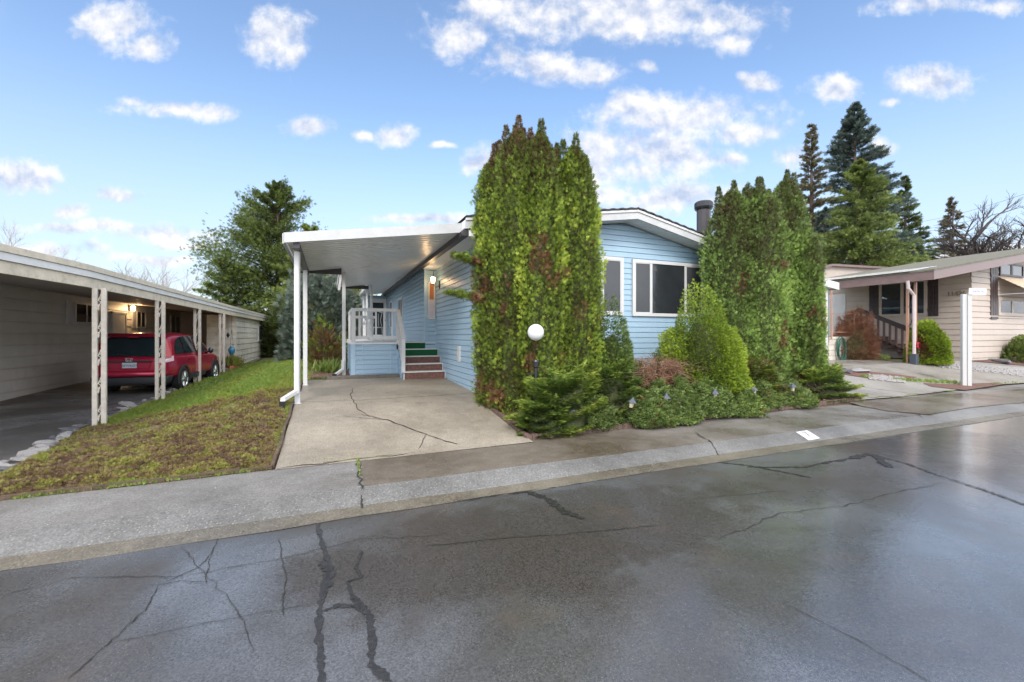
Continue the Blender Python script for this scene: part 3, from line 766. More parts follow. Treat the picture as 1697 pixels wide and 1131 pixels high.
# front windows
P = lambda x, y: onY(x, y, YF)
x0, x1 = P(1046, 430).x, P(1164, 440).x
hframe('x', bh, 'window', x0, x1, P(1046, 524).z, P(1046, 430).z, YF, -1, .075, .055, 'white', mull=[P(1077, 430).x, P(1133, 430).x], pane=['screen', 'pane', 'screen'])
hframe('x', bh, 'window', P(940, 430).x, P(1031, 430).x, P(1020, 523).z, P(1020, 427).z, YF, -1, .075, .055, 'white', mull=[P(996, 430).x], pane=['screen', 'screen'])
for o_ in [c for c in bh.children if c.name.startswith('window')]: pass
# little side-light in the recess, facing the street
hframe('x', bh, 'window', 2.60, 2.80, 2.16, 3.02+.2, 12.6, -1, .035, .04, 'white', pane='pane')
q = MB(); q.box(2.637, 2.763, 12.545, 12.551, 2.72, 3.17); q.build('blind', 'curtain', bh, world=True)
q = MB(); q.box(2.637, 2.763, 12.545, 12.551, 2.2, 2.72); q.build('curtain', 'net', bh, world=True)
hframe('y', bh, 'window', 16.6, 17.7, 2.30, 3.12, XB, -1, .07, .05, 'white', mull=[17.15], pane='pane')
hframe('y', bh, 'window', 19.6, 20.3, 2.0, 3.2, XB, -1, .06, .05, 'white', pane='pane')
def reparent_world(o, parent): pass
# fix window parents: those built in world coordinates under the Empty
for o_ in [c for c in bpy.data.objects if c.parent == bh and c.name.startswith('window')]:
    for q in [o_]+list(c for c in bpy.data.objects if c.parent == o_):
        q.data.transform(Matrix.Translation(-bh.location))
v_ = MB(); v_.box(XW-.03, XW-.014, 9.98, 10.24, 1.05, 1.43)
for i in range(7): v_.box(XW-.036, XW-.03, 10.0, 10.22, 1.09+i*.05, 1.115+i*.05)
v_.build('vent', 'white', bh, world=True)
# wall lantern: hooked arm with a glass lantern
lx, ly, lz_ = XW-.02, 12.1, 3.22
L_ = MB(); L_.box(lx-.02, lx+.01, ly-.05, ly+.05, lz_-.22, lz_+.0)
L_.tube([(lx-.02,ly,lz_-.15),(lx-.1,ly,lz_-.2),(lx-.17,ly,lz_-.12),(lx-.18,ly,lz_+.22),(lx-.16,ly,lz_+.26)], .008, 6)
lant = L_.build('wall_lamp', 'black', bh, world=True)
q = MB(); q.lathe([(.035, -.09), (.05, -.05), (.062, .06), (.03, .075)], (lx-.19, ly, lz_+.02), 8)
q.build('lamp_shade', 'warm', lant); bpy.data.objects['lamp_shade'].data.transform(Matrix.Translation(-bh.location))
# black flue at the right end
fl = onX(1166, 330, 9.75); fy = fl.y
q = MB(); q.lathe([(.19, 0), (.19, 1.45)], (9.75, fy, 3.8), 12); ch_ = q.build('chimney', 'darkmetal', bh, world=True)
q = MB(); q.lathe([(.23, 1.44), (.25, 1.5), (.25, 1.62), (.21, 1.66), (.2, 1.62)], (9.75, fy, 3.8), 14); q.build('cap', 'black', ch_); bpy.data.objects['cap'].data.transform(Matrix.Translation(-bh.location))
# rear lobby with a glazed white door at the far end of the deck
w = MB(); siding(w, (1.45, 22), (2.5, 22), 1.4, 3.6, (0, -1), .127); w.box(1.45, 2.5, 22.01, 24, .4, 3.6); w.build('rear_wall', 'blue', bh, world=True)
q = MB(); q.box(1.72, 2.5, 21.93, 21.985, 1.5, 3.45); dr = q.build('door', 'dwhite', bh, world=True)
q = MB(); q.box(1.86, 2.36, 21.915, 21.93, 1.7, 3.25); q.build('pane', 'pane', dr, world=False); dr.children[0].data.transform(Matrix.Translation(-bh.location))
q = MB(); q.tube([(2.43,21.93,2.4),(2.43,21.88,2.4)], .03, 8); q.build('handle', 'black', dr); [c for c in dr.children if c.name.startswith('handle')][0].data.transform(Matrix.Translation(-bh.location))

# ------------------------------------------------ carport and porch roof of the blue house
def cz(x): return 3.27+(x+.7)*.145      # underside
cp = thing('carport', 'white aluminium carport roof on slim posts beside the blue wall', 'carport', (-.6, 8.4, GB))
def panel(mb, x0, x1, y0, y1):
    y = y0
    while y < y1-.001:
        ye = min(y+.2, y1)
        for a, b_, o_ in ((y, y+.13, .0), (y+.13, ye, .045)):
            if b_ > a: mb.add([(x0,a,cz(x0)+o_),(x1,a,cz(x1)+o_),(x1,b_,cz(x1)+o_),(x0,b_,cz(x0)+o_)], [(0,1,2,3)])
        mb.add([(x0,y+.13,cz(x0)),(x1,y+.13,cz(x1)),(x1,y+.13,cz(x1)+.045),(x0,y+.13,cz(x0)+.045)], [(0,1,2,3)])
        mb.add([(x0,ye,cz(x0)),(x1,ye,cz(x1)),(x1,ye,cz(x1)+.045),(x0,ye,cz(x0)+.045)], [(0,1,2,3)])
        y = ye
    mb.prism([(x0, cz(x0)+.07), (x1, cz(x1)+.07), (x1, cz(x1)+.085), (x0, cz(x0)+.085)], y0, y1)
q = MB(); panel(q, -.7, 2.33, 8.33, 12.0); panel(q, .25, 2.33, 12.0, 17.0); panel(q, 1.3, 2.33, 17.0, 22.0); q.build('roof', 'alu', cp, world=True)
q = MB(); q.prism([(-.74, cz(-.74)-.005), (2.6, cz(2.6)-.005), (2.6, cz(2.6)+.18), (-.74, cz(-.74)+.165)], 8.27, 8.32)
q.box(-.76, -.735, 8.27, 12.03, cz(-.74)-.02, cz(-.74)+.15); q.build('fascia', 'fascia', cp, world=True)
for b8 in ((-.735, .25, 12.0, 12.04, cz(-.74)-.02, cz(-.74)+.14), (.25, 1.3, 17.0, 17.04, cz(.25)-.02, cz(.25)+.12), (-.60, -.5, 8.33, 11.99, cz(-.6)-.09, cz(-.6)-.002)):
    MB().box(*b8).build('dark_beam', 'darkmetal', cp, world=True)
for b8 in ((.2, .245, 12.05, 17.04, cz(.25)-.03, cz(.25)+.12), (1.25, 1.295, 17.05, 22, cz(1.3)-.03, cz(1.3)+.12)):
    MB().box(*b8).build('side_fascia', 'white', cp, world=True)
def post(x, y, parent, top, w=.045, base=None, m='white'):
    z = g(x, y) if base is None else base
    q = MB(); q.box(x-w, x+w, y-w, y+w, z, top).box(x-w-.02, x+w+.02, y-w-.02, y+w+.02, z, z+.012); return q.build('post', m, parent, world=True, bevel=.004)
post(-.56, 8.75, cp, cz(-.56)-.09); post(-.55, 11.15, cp, cz(-.55)-.09); post(.33, 12.9, cp, cz(.3)); post(1.40, 17.1, cp, cz(1.4), base=1.49); post(1.40, 19.3, cp, cz(1.4), base=1.49); post(1.40, 21.3, cp, cz(1.4), base=1.49)
zb = g(-.6, 8.6)
q = MB(); xd = -.57
q.bar((xd, 8.66, cz(-.7)-.05), (xd, 8.66, zb+.22), .075, .06, (0,1,0)); q.bar((xd, 8.66, zb+.25), (xd-.2, 8.42, zb+.14), .075, .06); q.bar((xd-.19, 8.43, zb+.16), (xd-.2, 8.41, zb+.06), .075, .07, (0,1,0))
ds = q.build('downspout', 'white', cp, world=True)
q = MB(); q.box(xd-.245, xd-.155, 8.35, 8.45, zb-.06, zb+.12); q.build('elbow', 'black', ds); bpy.data.objects['elbow'].data.transform(Matrix.Translation(-cp.location))
q = MB(); q.bar((.26, 12.82, cz(.3)-.02), (.2, 12.8, cz(.3)-.5), .06, .05); q.build('downspout', 'white', cp, world=True); q = MB(); q.bar((.3, 12.82, 1.0), (.3, 12.82, .72), .07, .06, (0,1,0)); q.bar((.3, 12.8, .75), (.12, 12.7, .62), .07, .06); q.build('downspout', 'white', cp, world=True)
q = MB(); q.box(.03, .14, 12.62, 12.72, .52, .64); q.build('elbow', 'black', cp, world=True)

# ------------------------------------------------ porch deck, steps, railing
pd = thing('porch_deck', 'raised porch with blue skirting, white railing and five steps beside the house', 'porch', (1.6, 12.4, GB))
DZ = 1.49; X0, X1, YD = .5, 1.73, 12.42
q = MB(); siding(q, (X0, YD), (X1, YD), .5, DZ-.05, (0,-1), .127); siding(q, (X0, 22), (X0, YD), .45, DZ-.05, (-1,0), .127)
q.box(X0+.01, X1, YD+.01, 22, .45, DZ-.06).box(X1, XB-.02, 12.66, 22, .45, DZ-.06)
siding(q, (X1, YD), (X1, 11.5), .5, lambda t: DZ-.05-.188*min(4, int(t/.235)+1), (-1,0), .127)
q.build('skirt', 'blue', pd, world=True)
q = MB(); q.box(X0-.015, X0+.11, YD-.03, YD-.012, .5, DZ-.05).box(X1-.06, X1+.005, YD-.03, YD-.012, .5, DZ-.05)
q.box(.77, .80, YD-.026, YD-.014, .52, DZ-.07).box(1.51, 1.54, YD-.026, YD-.014, .52, DZ-.07).box(.80, 1.51, YD-.026, YD-.014, DZ-.1, DZ-.07)
q.build('skirt_trim', 'bluetrim', pd, world=True)
q = MB(); q.box(X0-.04, X1+.02, YD-.04, 22, DZ-.05, DZ-.004).box(X1+.02, XB-.02, 12.64, 22, DZ-.05, DZ-.004); q.build('deck', 'nosing', pd, world=True)
sx0, sx1 = X1+.03, XW-.03; rise = (DZ-GB-.045)/5; tread = .285; y = 11.46; z = GB+.045
for i in range(5):
    q = MB(); q.box(sx0, sx1, y, 12.64, z-(.05 if i == 0 else .0), z+rise-.022); q.build('riser', 'riser' if i < 3 else 'green', pd, world=True)
    q = MB(); q.box(sx0-.02, sx1+.01, y-.02, (12.64 if i < 4 else 12.66), z+rise-.022, z+rise); q.build('tread', 'nosing', pd, world=True)
    q = MB(); q.box(sx1, sx1+.018, y-.005, y+tread, z-.02, z+rise-.023); q.build('tread_edge', 'nosing', pd, world=True)
    y += tread; z += rise
q = MB(); q.box(X1+.001, X1+.028, 11.44, 11.5, GB-.05, GB+.19); q.build('stringer', 'white', pd, world=True)
def railing(parent, A, B, za, zb_, n, h=.93, bw=.045):
    """post-less rail run: top, bottom rails and balusters"""
    A = Vector((*A, za)); B = Vector((*B, zb_)); q = MB()
    q.bar(A+Vector((0,0,h-.04)), B+Vector((0,0,h-.04)), .08, .085)
    r_ = q.build('railing', 'white', parent, world=True); q = MB(); q.bar(A+Vector((0,0,.13)), B+Vector((0,0,.13)), .04, .08); b_ = q.build('bottom_rail', 'white', r_); b_.data.transform(Matrix.Translation(-parent.location))
    for i in range(n):
        p = A.lerp(B, (i+.5)/n); q = MB(); q.bar(p+Vector((0,0,.14)), p+Vector((0,0,h-.07)), bw, .03, (0,1,0)); b_ = q.build('baluster', 'white', r_)
        b_.data.transform(Matrix.Translation(-parent.location))
    return r_
def rpost(x, y, z0, z1, w=.05): q = MB(); q.box(x-w, x+w, y-w, y+w, z0, z1); return q.build('railing_post', 'white', pd, world=True, bevel=.004)
yr = YD+.02
railing(pd, (X0+.1, yr), (X1-.05, yr), DZ, DZ, 5)
rpost(X0+.06, yr, DZ-.004, DZ+.91); rpost(X1-.0, yr, DZ-.2, DZ+.91)
railing(pd, (X0+.05, yr+.06), (X0+.05, 14.3), DZ, DZ, 12)
rpost(X0+.05, 14.35, DZ, DZ+.91)
railing(pd, (X0+.1, 14.4), (1.3, 14.4), DZ, DZ, 4, .8); railing(pd, (1.4, 17.2), (1.4, 21.2), DZ, DZ, 14, .8)
nx_, ny_ = X1+.02, 11.62
rpost(nx_, ny_, GB+.2, 1.62, .048)
q = MB(); q.bar((X1+.0, yr-.03, DZ+.88), (nx_, ny_-.05, 1.60), .09, .08); q.bar((X1+.0, yr-.03, DZ+.08), (nx_, ny_, .86), .045, .07)
hr = q.build('handrail', 'white', pd, world=True)
for i in range(3):
    t = (i+.8)/3.6; p = Vector((X1, yr-.03, 0)).lerp(Vector((nx_, ny_, 0)), t)
    q = MB(); q.box(p.x-.015, p.x+.015, p.y-.022, p.y+.022, DZ+.08+(0.86-DZ-.08)*t, DZ+.86+(1.58-DZ-.86)*t); b_ = q.build('baluster', 'white', hr); b_.data.transform(Matrix.Translation(-pd.location))
# white wrought-iron chair on the deck behind the railing
ch = thing('garden_chair', 'white wrought iron garden chair on the porch behind the railing', 'chair', (1.45, 15.2, DZ))
q = MB()
for sx in (-.22, .22):
    q.tube([(sx,.2,0),(sx,.22,.45),(sx,.28,.95)], .013, 6)
q.tube([(-.22,.28,.95),(0,.3,1.02),(.22,.28,.95)], .013, 6)
for i in range(4): q.tube([(-.15+i*.1,.22,.5),(-.1+i*.07,.25,.7),(-.17+i*.11,.27,.93)], .008, 5)
q.build('backrest', 'white', ch)
q = MB(); q.lathe([(.23,.44),(.24,.46),(.2,.47)], (0,0,0), 14); q.build('seat', 'white', ch)
for sx in (-.18, .18):
    for sy in (-.16, .16): q = MB(); q.tube([(sx,sy,0),(sx*.8,sy*.8,.44)], .012, 6); q.build('leg', 'white', ch)
# timber kerb stop at the end of the drive
q = MB(); q.box(-.1, 2.0-.3, 12.18-.2, 12.36-.2, g(1, 12)-.02, g(1, 12)+.085); o = q.build('parking_stop', 'timber', bevel=.01)
for v in o.data.vertices: v.co.y += (v.co.x-.8)*.03
tag(o, 'weathered grey concrete and timber parking stop lying in front of the blue porch skirting', 'parking stop')

# right-hand canopy of the blue house: white post and fascia end
cr = thing('side_canopy', 'small white side canopy with a single round post right of the tall hedge', 'canopy', (14.3, 8.85, .6))
def cz2(x): return 3.92-(x-10.3)*.125
q = MB()
for i in range(26):
    y0_ = 8.75+i*.18; o_ = .03*(i % 2); q.add([(10.3,y0_,cz2(10.3)+o_-.2),(14.75,y0_,cz2(14.75)+o_-.2),(14.75,y0_+.18,cz2(14.75)+o_-.2),(10.3,y0_+.18,cz2(10.3)+o_-.2)], [(0,1,2,3)])
q.prism([(10.3, cz2(10.3)-.14), (14.78, cz2(14.78)-.14), (14.78, cz2(14.78)-.1), (10.3, cz2(10.3)-.1)], 8.74, 13.4); q.build('roof', 'alu', cr, world=True)
q = MB(); q.prism([(10.3, cz2(10.3)-.22), (14.78, cz2(14.78)-.24), (14.78, cz2(14.78)-.02), (10.3, cz2(10.3))], 8.68, 8.73); q.box(14.78, 14.8, 8.68, 13.4, cz2(14.78)-.24, cz2(14.78)-.02); q.build('fascia', 'white', cr, world=True)
pp = onG(1368, 612); q = MB(); q.lathe([(.06, 0), (.06, cz2(pp.x)-.22-pp.z+0)], tuple(pp), 12); q.build('post', 'white', cr, smooth=False, world=True)

# ------------------------------------------------ left neighbour: cream house with carport
XL = -7.25
lh = thing('cream_house', 'cream lap sided mobile home with long carport on the left, shuttered windows', 'house', (XL, 14, .1))
q = MB(); siding(q, (XL, 27.4), (XL, 5.0), 0, 3.0, (1,0), .285, .034); q.box(XL-6, XL-.004, 5, 27.4, 0, 2.9); q.build('wall', 'cream', lh, world=True)
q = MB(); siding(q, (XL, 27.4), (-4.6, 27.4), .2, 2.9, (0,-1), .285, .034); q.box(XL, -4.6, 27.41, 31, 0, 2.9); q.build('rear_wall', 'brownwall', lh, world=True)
X = lambda x, y: onX(x, y, XL)
def lwin(xa, xb, yt, yb, shut=True, m='white'):
    a, b_ = X(xa, yt), X(xb, yt); z1, z0 = X((xa+xb)/2, yt).z, X((xa+xb)/2, yb).z
    o_ = hframe('y', lh, 'window', a.y, b_.y, z0, z1, XL, 1, .05, .05, m, mull=[(a.y+b_.y)/2], pane='pane')
    for q_ in [o_]+[c for c in bpy.data.objects if c.parent == o_]: q_.data.transform(Matrix.Translation(-lh.location))
    if shut:
        for s_, e in ((a.y-.42, a.y-.02), (b_.y+.02, b_.y+.42)):
            k = MB(); k.box(XL+.02, XL+.045, s_, e, z0-.02, z1+.02)
            n = int((z1-z0)/.06)
            for i in range(n): k.box(XL+.045, XL+.053, s_+.05, e-.05, z0+.02+i*.06, z0+.05+i*.06)
            k.build('shutter', 'white', lh, world=True)
lwin(121, 158, 503, 537); lwin(224, 239, 516, 544); lwin(281, 297, 523, 553, False)
a, b_ = X(184, 500), X(205, 500); q = MB(); q.box(XL+.012, XL+.05, a.y, b_.y, .25, 2.45); dd = q.build('door', 'dwhite', lh, world=True)
q = MB(); q.box(XL+.012, XL+.07, a.y-.08, a.y-.003, .2, 2.52).box(XL+.012, XL+.07, b_.y+.003, b_.y+.08, .2, 2.52).box(XL+.012, XL+.07, a.y-.08, b_.y+.08, 2.455, 2.53); q.build('door_frame', 'white', lh, world=True)
lp = X(212, 511); q = MB(); q.box(XL+.01, XL+.05, lp.y-.07, lp.y+.07, lp.z-.1, lp.z+.12); q.tube([(XL+.04,lp.y,lp.z+.08),(XL+.14,lp.y,lp.z+.12)], .012, 6); wl = q.build('wall_lamp', 'darkmetal', lh, world=True)
q = MB(); q.lathe([(.06,-.1),(.075,.06),(.03,.1)], (XL+.16, lp.y, lp.z), 8); o = q.build('lamp_shade', 'warm', wl); o.data.transform(Matrix.Translation(-lh.location))
# roof edge polyline (plan) from the frame's left to the far end
edge = [(-4.35, 5.2), (-4.2, 6.5), (-3.86, 9.7), (-3.74, 20.0), (-3.62, 34.5)]
ez = lambda y: lerpt([(5, 2.9), (9.7, 2.9), (20, 2.87), (34.5, 2.90)], y)
q1, q2, q3, rfm, cl = MB(), MB(), MB(), MB(), MB()
for (xa, ya), (xb, yb) in zip(edge, edge[1:]):
    za, zb_ = ez(ya), ez(yb)
    def band(mb, lo, hi, out):
        mb.add([(xa-.04,ya,za+lo),(xb-.04,yb,zb_+lo),(xb-.04,yb,zb_+hi),(xa-.04,ya,za+hi),(xa+out,ya,za+lo),(xb+out,yb,zb_+lo),(xb+out,yb,zb_+hi),(xa+out,ya,za+hi)],
               [(0,1,2,3),(4,7,6,5),(0,4,5,1),(3,2,6,7),(0,3,7,4),(1,5,6,2)])
    band(q1, -.38, -.21, .0); band(q2, -.205, -.10, .03); band(q3, -.095, 0, .05)
    rfm.add([(xa,ya,za-.02),(xb,yb,zb_-.02),(XL-6,yb,zb_+.55),(XL-6,ya,za+.55)], [(0,1,2,3)])
    cl.add([(xa-.04,ya,za-.30),(xb-.04,yb,zb_-.30),(XL,yb,zb_+.02),(XL,ya,za+.02)], [(0,1,2,3)])
q1.build('fascia', 'creamtrim', lh, world=True); q2.build('gutter', 'creamlight', lh, world=True); q3.build('roof_edge', 'creamtrim', lh, world=True)
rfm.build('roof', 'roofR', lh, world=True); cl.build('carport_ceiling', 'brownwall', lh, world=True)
# ornamental posts: two uprights with scrolls between
def orn_post(px_, py_, off=.06):
    p = onG(px_, py_); t = ez(p.y)-.375; q = MB()
    d = .062
    q.box(p.x-d-.034, p.x-d+.034, p.y-.025, p.y+.025, p.z-.02, t); q.box(p.x+d-.034, p.x+d+.034, p.y-.025, p.y+.025, p.z-.02, t)
    o_ = q.build('post', 'ivory', lh, world=True)
    k = MB(); n = 5
    for i in range(n):
        zc = p.z+.25+(t-p.z-.5)*i/(n-1)
        for s_ in (-1, 1):
            pts = [(p.x+s_*(.020-.012*math.cos(a)), p.y, zc+s_*(.09-.0)+.05*math.sin(a)) for a in [j*.7 for j in range(10)]]
            k.tube(pts, .009, 5)
        k.tube([(p.x-.03,p.y,zc-.13),(p.x+.02,p.y,zc),(p.x-.02,p.y,zc+.03),(p.x+.03,p.y,zc+.14)], .012, 5)
    s2 = k.build('scroll', 'ivory', o_); s2.data.transform(Matrix.Translation(-lh.location))
    k = MB(); k.box(p.x-.12, p.x+.12, p.y-.06, p.y+.06, p.z-.03, p.z+.03); s3 = k.build('foot', 'rockdark', o_); s3.data.transform(Matrix.Translation(-lh.location))
    return p
for a in ((165, 708), (265.5, 666), (327, 636), (368, 621)): orn_post(*a)

# shed at the far end of the carport
sh = thing('storage_shed', 'cream boarded shed end with one narrow window beyond the carport', 'shed', (-4, 22.5, .3))
SX0, SX1, SY0, SY1 = -4.95, -3.88, 22.4, 34
q = MB(); siding(q, (SX0, SY0), (SX1, SY0), .2, 2.56, (0,-1), .262, .032); siding(q, (SX1, SY0), (SX1, SY1), .2, 2.56, (1,0), .262, .032); q.box(SX0, SX1-.004, SY0+.004, SY1, .1, 2.54)
q.build('wall', 'shed', sh, world=True)
q = MB(); q.box(SX1-.05, SX1+.022, SY0-.022, SY0+.05, .2, 2.55).box(SX1-.05, SX1+.03, SY1-.05, SY1+.05, .2, 2.56); q.build('corner_trim', 'creamtrim', sh, world=True)
a, b_ = onX(427, 540, SX1).y, onX(433.5, 540, SX1).y
o_ = hframe('y', sh, 'window', a, b_, 1.32, 2.28, SX1, 1, .06, .05, 'white', pane='screen')
for q_ in [o_]+[c for c in bpy.data.objects if c.parent == o_]: q_.data.transform(Matrix.Translation(-sh.location))

# ------------------------------------------------ right neighbour: tan house
XT, YT = 23.8, 9.05
th_ = thing('tan_house', 'tan boarded bungalow with brown trim and dark shutters at the right edge', 'house', (XT, YT, .66))
def ft(t): return lerpt([(0, 4.22), (3.2, 4.95), (12, 6.6)], t)     # gable top along the front
RX = XT-1.15; RY = YT-.7; zc = onY(1545, 449, RY).z; xc = onY(1545, 449, RY).x; pB = onY(1697, 421, RY); sl = (pB.z-zc)/(pB.x-xc)
def zw(x): return zc+(x-xc)*sl-.12
q = MB(); siding(q, (XT, YT), (XT+12, YT), .5, lambda t: zw(XT+t), (0,-1), .235, .030); siding(q, (XT, 21.5), (XT, YT), .5, 4.3, (-1,0), .235, .030)
q.box(XT+.004, XT+12, YT+.004, 24, .4, 4.2); q.prism([(XT+.01, 4.1), (XT+12, 4.1), (XT+12, zw(XT+12)), (XT+.01, zw(XT))], YT+.006, 13.5)
q.build('wall', 'tan', th_, world=True)
def shiftw(o_, par):
    for q_ in [o_]+[c for c in bpy.data.objects if c.parent == o_]: q_.data.transform(Matrix.Translation(-par.location))
# long window with blinds on the side facing the walkway
A_, B_ = onX(1458, 470, XT), onX(1537, 465, XT); zt, zb_ = onX(1500, 466, XT).z, onX(1500, 524, XT).z
ya, yb = B_.y, A_.y
o_ = hframe('y', th_, 'window', ya, yb, zb_, zt, XT, -1, .10, .06, 'tan', mull=[onX(1496, 470, XT).y], pane='clear', mw=.12); shiftw(o_, th_)
q = MB(); n = 46
for i in range(n):
    y_ = ya+.1+(yb-ya-.2)*i/n; q.add([(XT-.039, y_, zb_+.1), (XT-.034, y_+(yb-ya-.2)/n, zb_+.1), (XT-.034, y_+(yb-ya-.2)/n, zt-.1), (XT-.039, y_, zt-.1)], [(0,1,2,3)])
q.build('blind', 'blind', th_, world=True)
for s_, e in ((ya-.38, ya-.03), (yb+.04, yb+.42)):
    q = MB(); n = 3
    for i in range(n): q.box(XT-.045, XT-.018, s_+(e-s_)*i/n+.006, s_+(e-s_)*(i+1)/n-.006, zb_-.05, zt+.05)
    q.box(XT-.06, XT-.046, s_, e, zb_+.15, zb_+.27).box(XT-.06, XT-.046, s_, e, zt-.3, zt-.18); q.build('shutter', 'darkbrown', th_, world=True)
# white door and second wall tone at the entry
a, b_ = onX(1402, 480, XT), onX(1374, 480, XT); q = MB(); q.box(XT-.05, XT-.018, a.y, b_.y, 1.6, 3.75); dr = q.build('door', 'dwhite', th_, world=True)
q = MB()
for zz in (1.75, 2.5, 3.2):
    for k_ in (0, 1): 
        w_ = (b_.y-a.y); q.box(XT-.058, XT-.0505, a.y+w_*(.12+.44*k_), a.y+w_*(.44+.44*k_), zz, zz+.45)
o = q.build('door_panel', 'dwhite', dr); o.data.transform(Matrix.Translation(-th_.location))
# house numerals
nm = onX(1586, 487, XT); text_mesh('house_number', '11426', .24, 'bronze', th_, Vector((XT-.046, nm.y, nm.z))-th_.location, Matrix.Rotation(R(-90), 3, 'Z') @ Matrix.Rotation(R(90), 3, 'X'), .012)
# front windows with awning
q0 = lambda x, y: onY(x, y, YT)
o_ = hframe('x', th_, 'window', q0(1652, 520).x, q0(1692, 520).x+.4, q0(1670, 524).z, q0(1670, 494).z, YT, -1, .13, .07, 'tan', mull=[q0(1675, 520).x], pane='clear', mw=.16); shiftw(o_, th_)
q = MB(); q.box(q0(1652, 520).x+.13, q0(1692, 520).x+.27, YT-.039, YT-.034, q0(1670, 524).z+.13, q0(1670, 494).z-.13); q.build('blind', 'blind', th_, world=True)
o_ = hframe('x', th_, 'window', q0(1654, 440).x, q0(1693, 440).x, q0(1670, 459).z, q0(1670, 437).z, YT, -1, .08, .07, 'darkbrown', mull=[q0(1674, 440).x], pane='pane', mw=.16); shiftw(o_, th_)
q = MB(); xs_ = q0(1652, 500).x
for i in range(3): q.box(xs_-.62+i*.2, xs_-.44+i*.2, YT-.05, YT-.018, q0(1648, 523).z, q0(1648, 441).z)
q.box(xs_-.62, xs_-.04, YT-.064, YT-.051, 2.35, 2.45).box(xs_-.62, xs_-.04, YT-.064, YT-.051, 4.1, 4.2); q.build('shutter', 'darkbrown', th_, world=True)
aw = MB(); az1, az0 = q0(1652, 459).z, q0(1680, 490).z+.0; x_a, x_b = q0(1652, 460).x, q0(1652, 460).x+4
n = 9
for i in range(n):
    t0, t1 = i/n, (i+1)/n; y0_, y1_ = YT-.02-1.0*t0, YT-.02-1.0*t1; z0_, z1_ = az1-(az1-az0)*t0, az1-(az1-az0)*t1
    aw.add([(x_a,y0_,z0_+.0),(x_b,y0_,z0_),(x_b,y1_,z1_+.02),(x_a,y1_,z1_+.02),(x_a,y1_,z1_),(x_b,y1_,z1_)], [(0,1,2,3),(3,2,5,4)])
aw.box(x_a, x_b, YT-1.04, YT-1.0, az0-.1, az0+.01)
aw.build('awning', 'awning', th_, world=True)
q = MB(); q.tube([(x_a+.02,YT-.02,az0-.02),(x_a+.02,YT-1.0,az0-.02)], .012, 5); q.build('awning_arm', 'alu', th_, world=True)
# roof: low slope, brown fascia turning the corner
e1 = onX(1375, 474, XT-1.0); 
RX = XT-1.15; RY = YT-.7
rt = onX(1545, 449, RX)           # roof corner, top of fascia
zc = onY(1545, 449, RY).z; xc = onY(1545, 449, RY).x
q = MB()
fh = .31
# side fascia (long eave) along +Y
zfar = onX(1375, 463, xc).z
q.add([(xc,RY,zc),(xc,14,zc-.03),(xc,14,zc-.03-fh),(xc,RY,zc-fh),(xc+.05,RY,zc),(xc+.05,14,zc-.03),(xc+.05,14,zc-.03-fh),(xc+.05,RY,zc-fh)], [(0,1,2,3),(4,7,6,5),(0,4,5,1),(2,6,7,3),(0,3,7,4)])
z12 = zc+(xc+14-xc)*.20
pB = onY(1697, 421, RY); sl = (pB.z-zc)/(pB.x-xc)
q.prism([(xc, zc-fh), (xc+14, zc+14*sl-fh), (xc+14, zc+14*sl), (xc, zc)], RY-.05, RY-.002)
q.build('fascia', 'brownf', th_, world=True)
q = MB(); q.prism([(xc-.03, zc-.005), (xc+14, zc+14*sl), (xc+14, zc+14*sl+.07), (xc-.03, zc+.055)], RY-.07, 13.9); q.build('roof', 'roofR', th_, world=True)
q = MB(); q.prism([(xc-.1, zc+.06), (xc+1.7, zc+1.7*sl+.078), (xc+1.7, zc+1.7*sl+.09), (xc-.1, zc+.075)], RY+.6, 13.6); q.build('metal_flashing', 'roofW', th_, world=True)
q = MB(); q.prism([(xc+.05, zc-fh+.02), (xc+13, zc+13*sl-fh+.02), (xc+13, zc+13*sl-.01), (xc+.05, zc-.01)], RY, 13.95); q.build('soffit', 'tan', th_, world=True)
# upper gable strip behind (pale wall with brown edge)
def wy(x, y, Y): p_ = onY(x, y, Y); return (p_.x, p_.z)
q = MB(); q.prism([wy(1350, 470, 14.6), wy(1350, 449, 14.6), wy(1377, 441, 14.6), wy(1520, 449, 14.6), wy(1520, 470, 14.6)], 14.6, 14.8); q.build('rear_gable', 'tan', th_, world=True)
q = MB(); q.prism([wy(1348, 450, 14.5), wy(1377, 441.5, 14.5), wy(1520, 449.5, 14.5), wy(1520, 446, 14.5), wy(1377, 438, 14.5), wy(1348, 446.5, 14.5)], 14.4, 14.55); q.build('rear_fascia', 'brownf', th_, world=True)
# copper lattice posts and downspout
pA, pB = onG(1504, 602), onG(1517, 603)
for p in (pA, pB):
    q = MB(); q.box(p.x-.035, p.x+.035, p.y-.035, p.y+.035, p.z-.02, zc-fh); q.build('post', 'copper', th_, world=True)
q = MB()
for i in range(4):
    z0_ = pA.z+.6+i*.72; q.tube([(pA.x,pA.y,z0_),(pA.x*.6+pB.x*.4,pA.y*.6+pB.y*.4,z0_+.12),(pA.x*.3+pB.x*.7,pA.y*.3+pB.y*.7,z0_+.4),(pB.x,pB.y,z0_+.55)], .012, 5)
q.build('scroll', 'darkbrown', th_, world=True)
pd2 = onG(1512, 604)
q = MB(); q.tube([(pd2.x-.3,pd2.y+.0,zc-fh+.02),(pd2.x-.25,pd2.y,zc-fh-.25),(pd2.x+.0,pd2.y-.05,zc-fh-.5),(pd2.x+.0,pd2.y-.05,pd2.z+.35)], .055, 8); q.build('downspout', 'pink', th_, world=True)
q = MB(); q.box(pd2.x-.09, pd2.x+.09, pd2.y-.14, pd2.y+.04, pd2.z-.02, pd2.z+.38); q.build('drain_boot', 'slate', th_, world=True)
